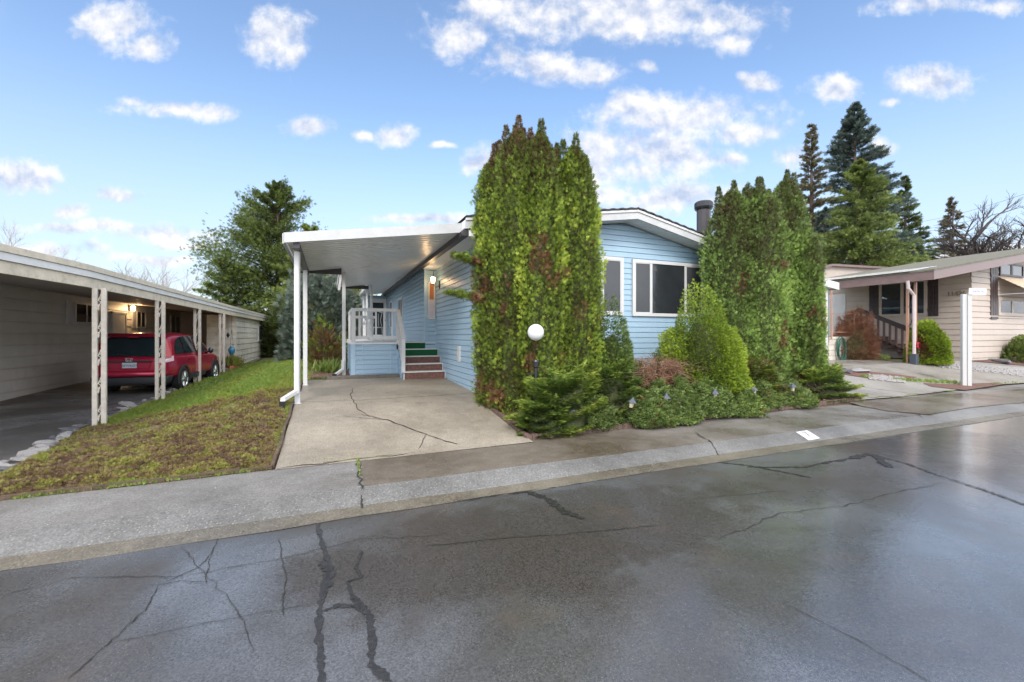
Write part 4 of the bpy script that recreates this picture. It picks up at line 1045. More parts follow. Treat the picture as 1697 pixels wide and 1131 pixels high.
p3 = onG(1378, 598); q = MB(); q.tube([(p3.x,p3.y,1.5),(p3.x,p3.y,zc-fh)], .03, 6); q.build('post', 'copper', th_, world=True)
# entry steps and brown stair railing
st = thing('entry_steps', 'dark brown wooden steps with slatted handrail leading to the tan house door', 'steps', tuple(onG(1480, 596)))
b0 = onG(1499, 597); XS0, XS1 = XT-1.35, XT-.1
y = b0.y-.1; z = g(XT, y); nst = 6; rs_ = (1.62-z)/nst
for i in range(nst):
    q = MB(); q.box(XS0, XS1, y+.02, y+.33 if i < nst-1 else y+2.6, z, z+rs_-.04); q.build('riser', 'brown', st, world=True)
    q = MB(); q.box(XS0-.04, XS1, y-.02, y+.34 if i < nst-1 else y+2.6, z+rs_-.04, z+rs_); q.build('tread', 'darkbrown', st, world=True)
    y += .32; z += rs_
ytop = y
xa_ = XS0-.02
q = MB(); q.box(xa_-.07, xa_+.07, b0.y-.1, b0.y+.06, b0.z, b0.z+1.25); q.build('newel', 'darkbrown', st, world=True)
ze0 = b0.z+1.2; q = MB(); pE = onX(1420, 513, xa_); q.bar((xa_, b0.y, ze0), (xa_, pE.y, pE.z), .09, .17); q.build('handrail', 'darkbrown', st, world=True)
q = MB(); q.bar((xa_, b0.y, b0.z+.2), (xa_, ytop, 1.75), .06, .12); q.build('bottom_rail', 'darkbrown', st, world=True)
for i in range(9):
    t = (i+.7)/9.5; yy = b0.y+(pE.y-b0.y)*t; q = MB(); q.box(xa_-.03, xa_+.03, yy-.035, yy+.035, b0.z+.2+(1.0)*t, ze0+(pE.z-ze0)*t-.05); q.build('baluster', 'brown', st, world=True)
q = MB(); q.tube([(XT-.12, b0.y+1.4, b0.z+1.5), (XT-.12, b0.y+.2, b0.z+.9), (XT-.2, b0.y-.3, b0.z+.92)], .02, 6); q.build('wall_rail', 'darkbrown', st, world=True)
# low pale block base with coiled hose
hb = onG(1388, 597)
q = MB(); hx0, hy = hb.x-.6, hb.y
siding(q, (hx0, hy), (hx0+1.6, hy), hb.z-.05, 1.62, (0,-1), .22, .02); q.box(hx0, hx0+1.6, hy+.005, hy+3.2, hb.z-.1, 1.61)
o = q.build('porch_base', 'block', th_, world=True)
q = MB()
for k_ in range(7):
    rr = .32+.035*math.sin(k_*2.1); cx_ = hx0+.62+.03*math.cos(k_*1.7); cz_ = hb.z+.52-.05*k_*.5
    q.tube([(cx_+rr*.72*math.cos(a), hy-.08-.02*k_, cz_+rr*1.35*math.sin(a)) for a in [6.283*j/22 for j in range(23)]], .014, 6, False)
o = q.build('garden_hose', 'hose'); tag(o, 'coiled green garden hose hanging against the pale porch base', 'hose')
q = MB(); q.tube([(hx0+.1,hy-.1,1.62),(hx0+.1,hy-.1,2.55),(hx0+1.5,hy-.1,2.55),(hx0+1.5,hy-.1,1.62)], .022, 6); q.tube([(hx0+.1,hy-.1,1.8),(hx0+1.5,hy-.1,1.8)], .015, 6)
o = q.build('porch_railing', 'copper', th_, world=True)

# ================================================================== CAR
def make_car():
    t = thing('parked_car', 'dark red compact suv parked nose-in under the cream carport, seen from behind', 'car', (-4.86, 14.35, .09), R(-4.5))
    # local: x right, y forward from the rear bumper, z up
    def hw(y):  return float(np.interp(y, [0,.08,.35,1.0,3.4,4.1,4.42,4.5], [.70,.80,.87,.90,.90,.84,.70,.55]))
    def ring(y, zb_, zbelt, inset=0):
        w_ = hw(y)-inset
        return [(w_*.94, y, zb_), (w_*.995, y, zb_+.12), (w_, y, zb_+.32), (w_*.985, y, zbelt-.12), (w_*.95, y, zbelt)]
    ys_ = [0, .06, .2, .45, .9, 1.6, 2.3, 2.9, 3.3, 3.7, 4.1, 4.35, 4.5]
    zbelt = lambda y: float(np.interp(y, [0,.06,.2,2.9,3.3,4.1,4.35,4.5], [.98,1.02,1.05,1.03,1.02,.92,.82,.62]))
    zbot = lambda y: float(np.interp(y, [0,.3,4.2,4.5], [.50,.36,.30,.42]))
    rings = []
    for y in ys_:
        r_ = ring(y, zbot(y), zbelt(y)); top = [(r_[-1][0]*.6, y, r_[-1][2]+.03), (0, y, r_[-1][2]+.045)]
        right = r_+top; rings.append(right+[(-a, b_, c) for a, b_, c in right[::-1][1:]])
    n = len(rings[0]); mb = MB(); mb.v = [p for r_ in rings for p in r_]
    for i in range(len(rings)-1):
        for j in range(n-1): a = i*n+j; mb.f.append((a, a+1, a+n+1, a+n))
        mb.f.append((i*n+n-1, i*n, (i+1)*n, (i+1)*n+n-1))
    mb.f.append(tuple(range(n))); mb.f.append(tuple(range((len(rings)-1)*n, len(rings)*n))[::-1])
    body = mb.build('body', 'carred', t, smooth=True)
    md = body.modifiers.new('s', 'SUBSURF'); md.levels = 2; md.render_levels = 2
    # greenhouse / roof
    def gh(y): return float(np.interp(y, [.10,.45,.8,2.4,3.15], [.80,.78,.76,.74,.80])), float(np.interp(y, [.10,.32,.8,1.6,2.4,2.75,3.2], [1.02,1.57,1.66,1.68,1.63,1.50,1.05]))
    mb = MB(); rings = []
    for y in (.08,.2,.34,.5,.9,1.6,2.3,2.7,2.95,3.2):
        zt_ = float(np.interp(y, [.08,.2,.34,.5,.9,1.6,2.3,2.7,2.95,3.2], [1.02,1.32,1.56,1.62,1.665,1.68,1.64,1.5,1.3,1.04]))
        wb = min(hw(y)*.95, .86); wt = wb-(zt_-1.0)*.24
        right = [(wb, y, 1.0), ((wb+wt)/2+.012, y, 1+(zt_-1)*.5), (wt+.01, y, 1+(zt_-1)*.86), (wt*.9, y, 1+(zt_-1)*.97), (wt*.5, y, zt_), (0, y, zt_+.008)]
        rings.append(right+[(-a, b_, c) for a, b_, c in right[::-1][1:]])
    n = len(rings[0]); mb.v = [p for r_ in rings for p in r_]
    for i in range(len(rings)-1):
        for j in range(n-1): a = i*n+j; mb.f.append((a, a+1, a+n+1, a+n))
    mb.f.append(tuple(range(n))); mb.f.append(tuple(range((len(rings)-1)*n, len(rings)*n))[::-1])
    rf_ = mb.build('roof', 'carred', t, smooth=True); md = rf_.modifiers.new('s', 'SUBSURF'); md.levels = 1; md.render_levels = 1
    def strip(mb, pts, th=.012, nrm=(1,0,0)):
        nv = Vector(nrm)*th; k = len(pts); vs = [Vector(p) for p in pts]+[Vector(p)+nv for p in pts]
        mb.add(vs, [tuple(range(k))[::-1], tuple(range(k, 2*k))]+[(i, (i+1) % k, (i+1) % k+k, i+k) for i in range(k)])
    # rear window, follows the sloping tailgate
    q = MB(); strip(q, [(-.72,.035,1.03),(.72,.035,1.03),(.67,.10,1.2),(.59,.235,1.49),(.5,.25,1.53),(-.5,.25,1.53),(-.59,.235,1.49),(-.67,.10,1.2)], .02, (0,-1,.35)); rw = q.build('rear_window', 'carglass', t, smooth=False)
    q = MB(); strip(q, [(-.62,.17,1.55),(.62,.17,1.55),(.60,.36,1.625),(-.60,.36,1.625)], .02, (0,-.4,1)); q.build('spoiler', 'carred', t)
    q = MB(); q.box(-.11, .11, .145, .165, 1.535, 1.556); q.build('brake_lamp', 'tail', t)
    q = MB(); q.bar((0,.0,1.05),(-.3,.05,1.11), .02, .02); q.build('rear_wiper', 'black', t)
    for s_ in (1, -1):
        def sw(y, z):       # side skin of the greenhouse
            wb = min(hw(y)*.95, .86); zt_ = float(np.interp(y, [.08,.2,.34,.5,.9,1.6,2.3,2.7,2.95,3.2], [1.02,1.32,1.56,1.62,1.665,1.68,1.64,1.5,1.3,1.04])); wt = wb-(zt_-1)*.24
            return s_*(wb+(wt-wb)*min(1, (z-1)/(zt_-1)*1.05)+.016)
        for pts in ([(.48,1.08),(.55,1.3),(.72,1.46),(.92,1.54),(1.02,1.08)], [(1.08,1.08),(.98,1.55),(1.55,1.58),(1.82,1.57),(1.86,1.08)], [(1.93,1.08),(1.90,1.57),(2.25,1.54),(2.6,1.38),(2.85,1.14),(2.85,1.08)]):
            q = MB(); strip(q, [(sw(y, z), y, z) for y, z in pts], .008, (s_, 0, 0)); q.build('side_window', 'carglass', t)
        # tail lamps: tall column beside the window, wrapping the corner
        q = MB(); strip(q, [(s_*.735,.03,1.0),(s_*.86,.16,1.0),(s_*.80,.30,1.33),(s_*.70,.26,1.50),(s_*.66,.19,1.42),(s_*.70,.10,1.2)], .02, (s_*.5,-.8,.1)); q.build('tail_lamp', 'tail', t)
        q = MB(); strip(q, [(s_*.60,-.012,.86),(s_*.74,.0,.86),(s_*.885,.22,.90),(s_*.875,.24,1.04),(s_*.74,.02,1.01),(s_*.60,.0,.98)], .015, (s_*.4,-.8,0)); q.build('tail_lamp', 'tailclear', t)
        q = MB(); q.bar((s_*.88,2.62,1.02),(s_*1.02,2.58,1.08), .04, .04); q.lathe([(.02,-.09),(.07,-.05),(.075,.05),(.03,.09)], (s_*1.04,2.6,1.1), 10); q.build('mirror', 'carglass', t, smooth=True)
        q = MB()
        for y0_, y1_ in ((1.24, 2.55),): q.box(s_*.885, s_*.915, y0_, y1_, .34, .47)
        q.build('sill', 'carplastic', t)
        for yy in (1.22, 2.0): 
            q = MB(); q.box(s_*.895, s_*.918, yy, yy+.14, .93, .955); q.build('door_handle', 'carred', t)
        for yc in (.88, 3.5):
            a_ = MB(); pts = [(s_*.895, yc+.42*math.cos(a), .35+.42*math.sin(a)) for a in [j*math.pi/12 for j in range(-1, 14)]]
            vs = []; 
            for p in pts: vs += [p, (p[0]+s_*.02, p[1], p[2]), (p[0]+s_*.02, yc+(p[1]-yc)*.86, .35+(p[2]-.35)*.86), (p[0], yc+(p[1]-yc)*.86, .35+(p[2]-.35)*.86)]
            a_.add(vs, [(4*i+j, 4*i+(j+1) % 4, 4*i+4+(j+1) % 4, 4*i+4+j) for i in range(len(pts)-1) for j in range(4)]); a_.build('wheel_arch', 'carplastic', t)
            q = MB(); prof = [(.02,-.11),(.27,-.11),(.33,-.1),(.345,-.06),(.345,.06),(.33,.1),(.27,.108),(.23,.09),(.02,.085)]
            q.lathe(prof, (0,0,0), 28); wh = q.build('wheel', 'tyre', t, smooth=True)
            wh.location = (s_*.80, yc, .345); wh.rotation_euler = (0, R(90)*s_, 0)
            q = MB(); q.lathe([(.225,.095),(.235,.115),(.21,.118),(.2,.1)], (0,0,0), 28); q.lathe([(.055,.09),(.05,.125),(.01,.13)], (0,0,0), 12)
            for k_ in range(5):
                a = k_*6.283/5
                for da in (-.16, .16): q.bar((.04*math.cos(a), .04*math.sin(a), .112), (.215*math.cos(a+da), .215*math.sin(a+da), .106), .034, .02)
            q.build('rim', 'chrome', wh)
    # dark arches hide the body line: bumper cladding
    q = MB(); q.prism([(-.80,.30),(.80,.30),(.85,.50),(-.85,.50)], -.01, .35); q.build('bumper', 'carplastic', t, bevel=.03, smooth=True)
    q = MB(); q.prism([(-.78,.51),(.78,.51),(.80,.60),(.70,.66),(-.70,.66),(-.80,.60)], -.055, .3); q.build('bumper', 'carred', t, bevel=.025, smooth=True)
    q = MB(); q.prism([(-.47,.88),(-.42,.72),(.42,.72),(.47,.88)], -.012, .1); q.build('plate_recess', 'carred', t, bevel=.008)
    q = MB(); q.box(-.5, .5, -.035, .04, .88, .925); q.build('garnish', 'carplastic', t, bevel=.008)
    q = MB(); q.box(-.155, .155, -.028, -.018, .735, .875); pl = q.build('licence_plate', 'plate', t)
    text_mesh('plate_number', 'AFW8207', .078, 'ink', pl, (0,-.030,.795), Matrix.Rotation(R(90), 3, 'X'), .001)
    q = MB()   # round-cornered badge with an upright pair and a bar
    for s_ in (-1, 1): q.bar((s_*.035,-.045,.915),(s_*.05,-.045,.985), .014, .016, (0,1,0)); q.bar((s_*.062,-.043,.905),(s_*.078,-.043,.992), .008, .01, (0,1,0))
    q.bar((-.035,-.045,.945),(.035,-.045,.945), .014, .012); q.bar((-.062,-.043,.905),(.062,-.043,.905), .008, .01); q.bar((-.078,-.043,.992),(.078,-.043,.992), .008, .01)
    q.build('badge', 'chrome', t)
    q = MB(); q.box(-.66, -.49, -.02, -.012, .90, .925); q.build('model_badge', 'chrome', t)
    q = MB(); q.tube([(-.0,.5,1.64),(-.0,.42,1.86)], .006, 5); q.build('antenna', 'black', t)
    q = MB(); q.box(-.7, .7, .3, 4.2, .24, .4); q.build('underbody', 'black', t)
    return t
make_car()

# ================================================================== SMALL THINGS
# globe lamp on its black post
gp = Vector((3.112, 6.45, g(3.11, 6.45)))
lt = thing('globe_lamp', 'white globe lamp on a slim black post in front of the tallest arborvitae', 'garden lamp', tuple(gp))
q = MB(); q.lathe([(.045, 0), (.04, .1), (.032, .12), (.032, .95), (.05, .97), (.058, 1.06), (.05, 1.08)], (0,0,0), 14); q.bar((-.16,0,.86),(0,0,.86), .015, .015); q.build('pole', 'black', lt, smooth=False)
q = MB(); zc_ = onY(888, 551, 6.45).z-gp.z
q.lathe([(.135*math.sin(a)+.0005, zc_-.135*math.cos(a)) for a in [math.pi*j/16 for j in range(17)]], (0,0,0), 28); q.build('globe', 'globe', lt, smooth=True)
# stake lights along the bed edge
def stake(i, pt, lab, tilt=0, h=.34):
    p = Vector(pt)
    t = thing('stake_light', lab, 'garden light', tuple(p), random.uniform(0, 1), 'small lantern lights staked along the planting bed')
    t.rotation_euler = (tilt*.6, tilt, random.uniform(0, 1))
    q = MB(); q.tube([(0,0,-.15),(0,0,h-.13)], .011, 6); q.lathe([(.03,h-.14),(.04,h-.13),(.035,h-.125)], (0,0,0), 6); q.build('stake', 'black', t)
    q = MB(); q.lathe([(.03, h-.125), (.045, h-.035), (.04, h-.03)], (0,0,0), 6); q.build('lantern', 'lampglass', t)
    q = MB(); q.lathe([(.075, h-.04), (.07, h-.025), (.022, h+.02), (.018, h+.035), (.008, h+.05)], (0,0,0), 6); q.build('cap', 'lampgrey', t)
# bed outline
bedL = DR+.02
def bz(x, y): return g(x, y)
labs = ['grey capped stake light nearest the driveway corner, standing clear in the bark', 'tilted stake light leaning right, second from the driveway corner', 'stake light sunk in cotoneaster, third from the driveway corner', 'stake light in the middle of the row, below the golden conifer',
        'faint stake light almost swallowed by leaves, fifth along the bed', 'stake light second from the right end of the bed', 'stake light at the right end of the bed by the last bricks']
for i, (x, y, tl) in enumerate([(942, 711, 0), (1048, 706, .22), (1112, 698, .05), (1192, 688, 0), (1264, 682, 0), (1333, 675, -.05), (1402, 663, 0)]):
    p = onG(x, y) if i in (0, 6) else onZ(x, y, .2)
    p.y = Yi(p.x)+(.16 if i in (0, 6) else .06); stake(i, (p.x, p.y, g(p.x, p.y)), labs[i], tl, .36 if i in (0, 6) else .46)
# mulch bed
vs, fs = [], []; NBX, NBY = 60, 16
for j in range(NBY+1):
    for i in range(NBX+1):
        t = j/NBY; x = bedL+(11.4-bedL)*i/NBX; y = Yi(x)+.03+(8.6-Yi(x))*t
        ed = min(1, min(i, NBX-i, j)/2)
        vs.append((x, y, g(x, y)+.012+ed*(.05+.02*fbm_s(x*5, y*5, 60))))
for j in range(NBY):
    for i in range(NBX): a = j*(NBX+1)+i; fs.append((a, a+1, a+NBX+2, a+NBX+1))
me = bpy.data.meshes.new('mulch_bed'); me.from_pydata(vs, [], fs); me.update(); struct(link('mulch_bed', me, 'mulch'))
# scalloped brick edging (one border of bricks)
q = MB(); x = bedL
def ebrick(mb, x, y, ang, w=.10, h=.065):
    z = g(x, y); c_, s_ = math.cos(ang), math.sin(ang); hh_ = h*random.uniform(.9, 1.08); dd_ = .035
    pr = [(-w/2*.92, -.03), (w/2*.92, -.03), (w/2*.92, hh_*.75), (w/4, hh_), (-w/4, hh_), (-w/2*.92, hh_*.75)]
    j = random.uniform(-.006, .006)
    vs = [(x+a*c_-(-dd_+j)*s_, y+a*s_+(-dd_+j)*c_, z+b_) for a, b_ in pr]+[(x+a*c_-(dd_+j)*s_, y+a*s_+(dd_+j)*c_, z+b_) for a, b_ in pr]
    n = 6; mb.add(vs, [tuple(range(n))[::-1], tuple(range(n, 2*n))]+[(i, (i+1) % n, (i+1) % n+n, i+n) for i in range(n)])
while x < 11.45: ebrick(q, x, Yi(x)+.05, .04); x += .10
y = Yi(bedL)+.1
while y < 8.3: ebrick(q, bedL-.02, y, math.pi/2); y += .10
o = q.build('brick_edging', 'brick'); tag(o, 'low scalloped brown brick edging round the planting bed', 'edging')
# thin brown edging along the lawn
q = MB(); pts = []
n = 50
for i in range(n): 
    a = -3.1+(2.46)*i/n; b_ = -3.1+(2.46)*(i+1)/n; z = .13
    q.bar((a, Yi(a)+.03+.01*math.sin(a*9), z+.015), (b_, Yi(b_)+.03+.01*math.sin(b_*9), z+.015), .035, .05)
for i in range(40):
    a = 5.8+i*.14; q.bar((-.63+.01*math.sin(a*5), a, g(-.63, a)+.02), (-.63+.01*math.sin((a+.14)*5), a+.14, g(-.63, a+.14)+.02), .04, .055)
o = q.build('lawn_edging', 'soil'); tag(o, 'low brown soil-stained edging board between the lawn and the paving', 'edging')

# rocks along the left edge of the lawn
def rockmesh(seed, m):
    bm = bmesh.new(); bmesh.ops.create_icosphere(bm, subdivisions=2, radius=1); r = random.Random(seed)
    sx, sy, sz_ = r.uniform(.8, 1.3), r.uniform(.6, .9), r.uniform(.3, .5)
    for v in bm.verts:
        k = 1+.22*math.sin(v.co.x*3+seed)+.16*math.sin(v.co.y*4+seed*2)+r.uniform(-.15, .15)
        v.co = Vector((v.co.x*sx*k, v.co.y*sy*k, v.co.z*sz_*k))
    me = bpy.data.meshes.new('edging_stone'); bm.to_mesh(me); bm.free(); me.materials.append(MM[m]); return me
rocks = [rockmesh(i, ('rock','rockdark','rock','rockwhite','rockdark')[i % 5]) for i in range(10)]
kinds = ['rounded mid grey', 'dark slate grey', 'pale speckled grey', 'chalky white', 'nearly black']
y = 5.75; k_ = 0
spots_ = []
while y < 21:
    spots_.append(y); y += .16+random.uniform(-.03, .05)
for i, y in enumerate(spots_):
    o = bpy.data.objects.new('edging_stone', rocks[random.randrange(10)]); COL.objects.link(o)
    s_ = random.choice((.06,.08,.10,.12,.16))*random.uniform(.8, 1.15); xx = lawn_left(y)+random.uniform(-.20, .0)
    o.location = (xx, y, g(xx, y)+s_*.2); o.scale = (s_, s_, s_*random.uniform(.7, 1.1)); o.rotation_euler = (random.uniform(-.3, .3), random.uniform(-.3, .3), random.uniform(0, 6))
    tag(o, 'rough grey or white stone in the row between the lawn and the left carport floor', 'stone', 'stones edging the lawn beside the left carport')
# stone by the carport post, and pale rocks in the right strip
for j, (x, y, s_, m, lab) in enumerate([(497, 652, .07, 3, 'small pale stone at the foot of the carport downspout'), (1423, 616, .28, 0, 'flat grey boulder in the planting strip right of the canopy post'), (1612, 597, .35, 1, 'long dark slate slab edging the front bed of the tan house'), (1650, 600, .4, 4, 'second dark slate slab edging the front bed, farther right'), (1395, 617, .3, 1, 'dark timber-like stone left of the grey boulder in the strip')]):
    p = onG(x, y); o = bpy.data.objects.new('rock', rocks[m]); COL.objects.link(o); o.location = (p.x, p.y, p.z+s_*.12); o.scale = (s_*1.3, s_, s_*.6); o.rotation_euler = (0, 0, j*.35); tag(o, lab, 'rock')
# pebbles: uncountable
pb = MB(); 
for i in range(900):
    x, y = random.choice([(random.uniform(1548, 1700), None), (random.uniform(1440, 1500), 1)])
    if y is None: yy = 605+(x-1548)*.11+random.uniform(-6, 4)
    else: yy = 626+random.uniform(-4, 4)+(x-1440)*.1
    p = onG(x, yy); s_ = random.uniform(.02, .06); pb.add([(p.x+s_,p.y,p.z+.02),(p.x,p.y+s_,p.z+.02),(p.x-s_,p.y,p.z+.02),(p.x,p.y-s_,p.z+.02),(p.x,p.y,p.z+.02+s_*.9)], [(0,1,4),(1,2,4),(2,3,4),(3,0,4)])
o = pb.build('pebbles', 'rockwhite'); o['kind'] = 'stuff'; o['label'] = 'loose pale river pebbles by the walkway'

# number painted on the kerb
q = MB(); 
c4 = [(6.96, 4.735), (7.25, 4.745), (7.22, 4.52), (6.93, 4.51)]
def kzz(y): return kz(y)+.004
rows = 4; vs = []
for j in range(rows+1):
    t = j/rows
    for a, b_ in ((c4[0], c4[3]), (c4[1], c4[2])): x_, y_ = a[0]+(b_[0]-a[0])*t, a[1]+(b_[1]-a[1])*t; vs.append((x_, y_, kzz(y_)))
q.add(vs, [(2*j, 2*j+1, 2*j+3, 2*j+2) for j in range(rows)]); o = q.build('painted_number', 'white'); tag(o, 'white painted square with a grey 7 on the sloping kerb', 'kerb number')
tl_ = math.atan2(kz(4.72)-kz(4.53), .19)
t7 = text_mesh('digit', '7', .21, 'faded', o, (7.09, 4.63, kz(4.63)+.016), Matrix.Rotation(tl_, 3, 'X'), .001)

# white sign post at the right
p = onG(1601, 640)
sp = thing('street_sign_post', 'tall weathered white wooden post with a small white name board', 'sign', tuple(p))
top = onY(1603, 488, p.y).z-p.z
q = MB(); q.box(-.11, -.008, -.05, .05, -.05, top).box(.008, .11, -.05, .05, -.05, top).box(-.008, .008, -.02, .02, .1, top); q.build('post', 'signpost', sp, bevel=.006)
q = MB(); q.box(-.17, .24, -.075, -.052, top-.02, top+.17); bd = q.build('name_board', 'white', sp); sp.rotation_euler = (0, 0, R(-38)); bd.rotation_euler = (0, R(4), 0)
text_mesh('lettering', '134TH PL', .075, 'fadedblue', bd, (.035, -.077, top+.075), Matrix.Rotation(R(90), 3, 'X'), .001)
# red octagon yard sign
p = onG(1523, 604); ys2 = thing('yard_sign', 'small red eight-sided yard sign on a thin white stake beside the round hedge', 'sign', tuple(p))
q = MB(); q.tube([(0,0,0),(0,0,.72)], .012, 6); q.build('stake', 'white', ys2)
zz = onY(1523, 573, p.y).z-p.z
q = MB(); q.prism([(.14*math.cos(a+.39), zz+.14*math.sin(a+.39)) for a in [k*math.pi/4 for k in range(8)]], -.01, .01); pn = q.build('panel', 'redsign', ys2)
q = MB(); q.prism([(.05*math.cos(a), zz+.045*math.sin(a)) for a in [k*math.pi/2 for k in range(4)]], -.016, -.011); q.build('emblem', 'black', pn)
bpy.data.objects['stake'].name = 'stake'
p = onG(1428, 596); q = MB(); q.lathe([(.04, 0), (.04, .3), (.03, .33)], tuple(p), 8); o = q.build('marker_stub', 'white'); tag(o, 'short white pipe stub standing at the foot of the red-brown bush', 'pipe')

# hanging ornaments and pots by the shed
p = onY(384, 582, 21.8); hv = thing('hanging_vase', 'blue teardrop vase hanging from the carport edge in front of the shed', 'ornament', tuple(p))
q = MB(); q.lathe([(.02,-.26),(.06,-.18),(.12,-.02),(.135,.07),(.1,.14),(.06,.16),(.075,.2),(.07,.2)], (0,0,0), 16); q.build('vase', 'bluepot', hv, smooth=True)
q = MB(); q.tube([(-.06,0,.2),(0,0,.9),(.0,0,2.45-p.z+.25)], .006, 5); q.tube([(.06,0,.2),(0,0,.9)], .006, 5); q.build('hanger', 'wire', hv)
p = onY(378, 556, 21.6); hv = thing('hanging_ornament', 'small dark diamond ornament on a cord left of the blue vase', 'ornament', tuple(p))
q = MB(); q.lathe([(.01,-.11),(.07,0),(.01,.11)], (0,0,0), 4); q.build('diamond', 'black', hv)
q = MB(); q.tube([(0,0,.1),(0,0,2.6-p.z)], .005, 5); q.build('cord', 'wire', hv)
def pot(x, y, lab, m, r, h, square=False):
    p = onG(x, y); t = thing('plant_pot', lab, 'planter', tuple(p))
    q = MB(); q.lathe([(r*.75, 0), (r, h), (r*1.06, h), (r*1.06, h+.03), (r*.9, h+.03), (r*.88, h-.03)], (0,0,0), 4 if square else 14); q.build('pot', m, t)
    return t, p, h
t, p, h = pot(359, 617, 'dark slate planter with small pink and yellow flowers behind the car', 'slate', .30, .34, True)
rs = np.random.default_rng(5); n = 120; Q = np.stack([rs.normal(0,.13,n), rs.normal(0,.13,n), h+.05+rs.random(n)*.16], 1)
foliage('flowers', Q, np.stack([rs.normal(0,.6,n), rs.normal(0,.6,n), np.ones(n)], 1), np.full(n, .09), rs.random(n), 'leaf', leafmat('flower_petals', [(0,(.06,.14,.03)),(.5,(.10,.2,.04)),(.6,(.55,.25,.25)),(.85,(.6,.5,.12)),(1,(.6,.3,.3))]), t)
t, p, h = pot(383, 613, 'terracotta trough with tall thin grass beside the last carport post', 'terracotta', .28, .14, True)
n = 160; Q = np.stack([rs.normal(0,.13,n), rs.normal(0,.08,n), np.full(n, h)], 1)
foliage('grass_leaves', Q, np.stack([rs.normal(0,.3,n), rs.normal(0,.3,n), np.ones(n)], 1), .25+.3*rs.random(n), .3+.5*rs.random(n), 'tuft', 'grass', t)
t, p, h = pot(393, 608, 'small black bowl with sparse weeds at the shed corner', 'black', .17, .14)
# dark board fence behind the lawn
q = MB(); A_ = Vector((-3.5, 34.2)); 
for i in range(60):
    x_ = -3.4+i*.15; hh_ = 1.75+.02*math.sin(i*2.3); q.box(x_, x_+.14, 34.2, 34.23, .2, hh_+.35)
o = q.build('board_fence', 'fence'); tag(o, 'dark unpainted board fence in the shade behind the lawn', 'fence')

# ================================================================== VEGETATION
G1 = 'arborvitae columns clumped beside the driveway'
for i, (x, y, zt_, r, bt, tb, lab) in enumerate([
    (2.95, 7.80, 5.35, .47, .95, .52, 'leftmost arborvitae of the driveway clump, with branch stubs sticking out over the drive'),
    (3.14, 7.30, 5.62, .50, 1.0, .55, 'tallest brown-tipped arborvitae of the driveway clump, just behind the globe lamp'),
    (3.46, 7.00, 5.50, .46, .85, .66, 'bright green front arborvitae in the driveway clump, right of the globe lamp'),
    (3.93, 7.30, 5.25, .46, .8, .62, 'slightly shorter arborvitae, fourth from the left in the driveway clump'),
    (4.20, 7.05, 5.40, .48, .75, .70, 'yellow-green arborvitae fifth from the left in the driveway clump'),
    (4.50, 7.45, 5.15, .44, .8, .55, 'dark arborvitae at the right end of the driveway clump against the blue gable')]):
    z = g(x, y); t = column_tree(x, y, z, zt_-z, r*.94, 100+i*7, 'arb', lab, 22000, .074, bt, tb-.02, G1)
    if i == 0:
        rs = np.random.default_rng(3); n = 520; a = rs.random(n); k = rs.random(n) < .5
        L = np.where(k, .75, .62); zz = np.where(k, 2.35-z, 3.02-z); zz = zz+a*.12
        Q = np.stack([-.25-a*L, rs.normal(0, .10, n)-.1, zz+rs.normal(0, .05, n)*(1.2-a)], 1)
        foliage('side_branch', Q, np.stack([-np.ones(n), rs.normal(0,.5,n), rs.random(n)*.9-.1], 1), .08+.07*rs.random(n), np.where(a < .4, rs.random(n)*.2, .5+rs.normal(0,.12,n)), 'spray', 'arb', t)
G2 = 'arborvitae columns clumped in front of the right side of the blue house'
P2 = ([0,.05,.2,.5,.72,.88,.96,1.], [.82,.95,1.,1.,.96,.62,.12,0])
for i, (x, y, zt_, r, lab) in enumerate([
    (8.84, 7.55, 5.30, .56, 'arborvitae at the left of the right-hand clump, in front of the black flue'),
    (9.42, 7.35, 5.40, .62, 'broad arborvitae second from the left in the right-hand clump'),
    (10.05, 7.55, 5.25, .62, 'arborvitae in the middle of the right-hand clump, set slightly back'),
    (10.52, 7.40, 5.75, .50, 'tallest arborvitae of the right-hand clump with a leaning brownish tip'),
    (10.68, 7.05, 4.30, .42, 'short round-topped arborvitae at the right end of the right-hand clump')]):
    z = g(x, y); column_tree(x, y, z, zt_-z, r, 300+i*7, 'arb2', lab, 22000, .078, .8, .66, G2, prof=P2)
blob_shrub('golden_conifer', 'dense yellow-green cone shaped dwarf conifer under the picture window', 'shrub', (7.30, 7.0, g(7.3, 7)), .90, .85, 2.55, 42000, .055, 'tuft', 'dwarf', 41, .64, .25, 2.6, .09, cone=1)
blob_shrub('dwarf_conifer', 'small dark green dwarf conifer tucked right of the driveway arborvitae', 'shrub', (4.92, 6.95, g(4.9, 6.9)), .46, .46, 2.15, 17000, .065, 'tuft', 'dwarf2', 42, .60, .3, 3.2, .07, cone=1)
blob_shrub('spreading_juniper', 'layered blue-green spreading juniper below the globe lamp', 'shrub', (3.55, 6.25, g(3.5, 6.25)-.02), .84, .38, .98, 12000, .085, 'needle', 'juniper', 43, .80, .0, 3.2, .2, layered=True)
blob_shrub('spreading_juniper', 'low green juniper skirt spilling toward the driveway corner', 'shrub', (3.12, 6.12, g(3.2, 6.1)-.02), .46, .30, .50, 5500, .08, 'needle', 'juniper', 44, .68, .0, 3.2, .22, layered=True)
blob_shrub('spreading_juniper', 'second layered juniper right of the globe lamp, behind the ground cover', 'shrub', (4.62, 6.55, g(4.6, 6.5)-.02), .70, .42, .98, 8000, .085, 'needle', 'juniper', 45, .66, .0, 3.2, .2, layered=True)
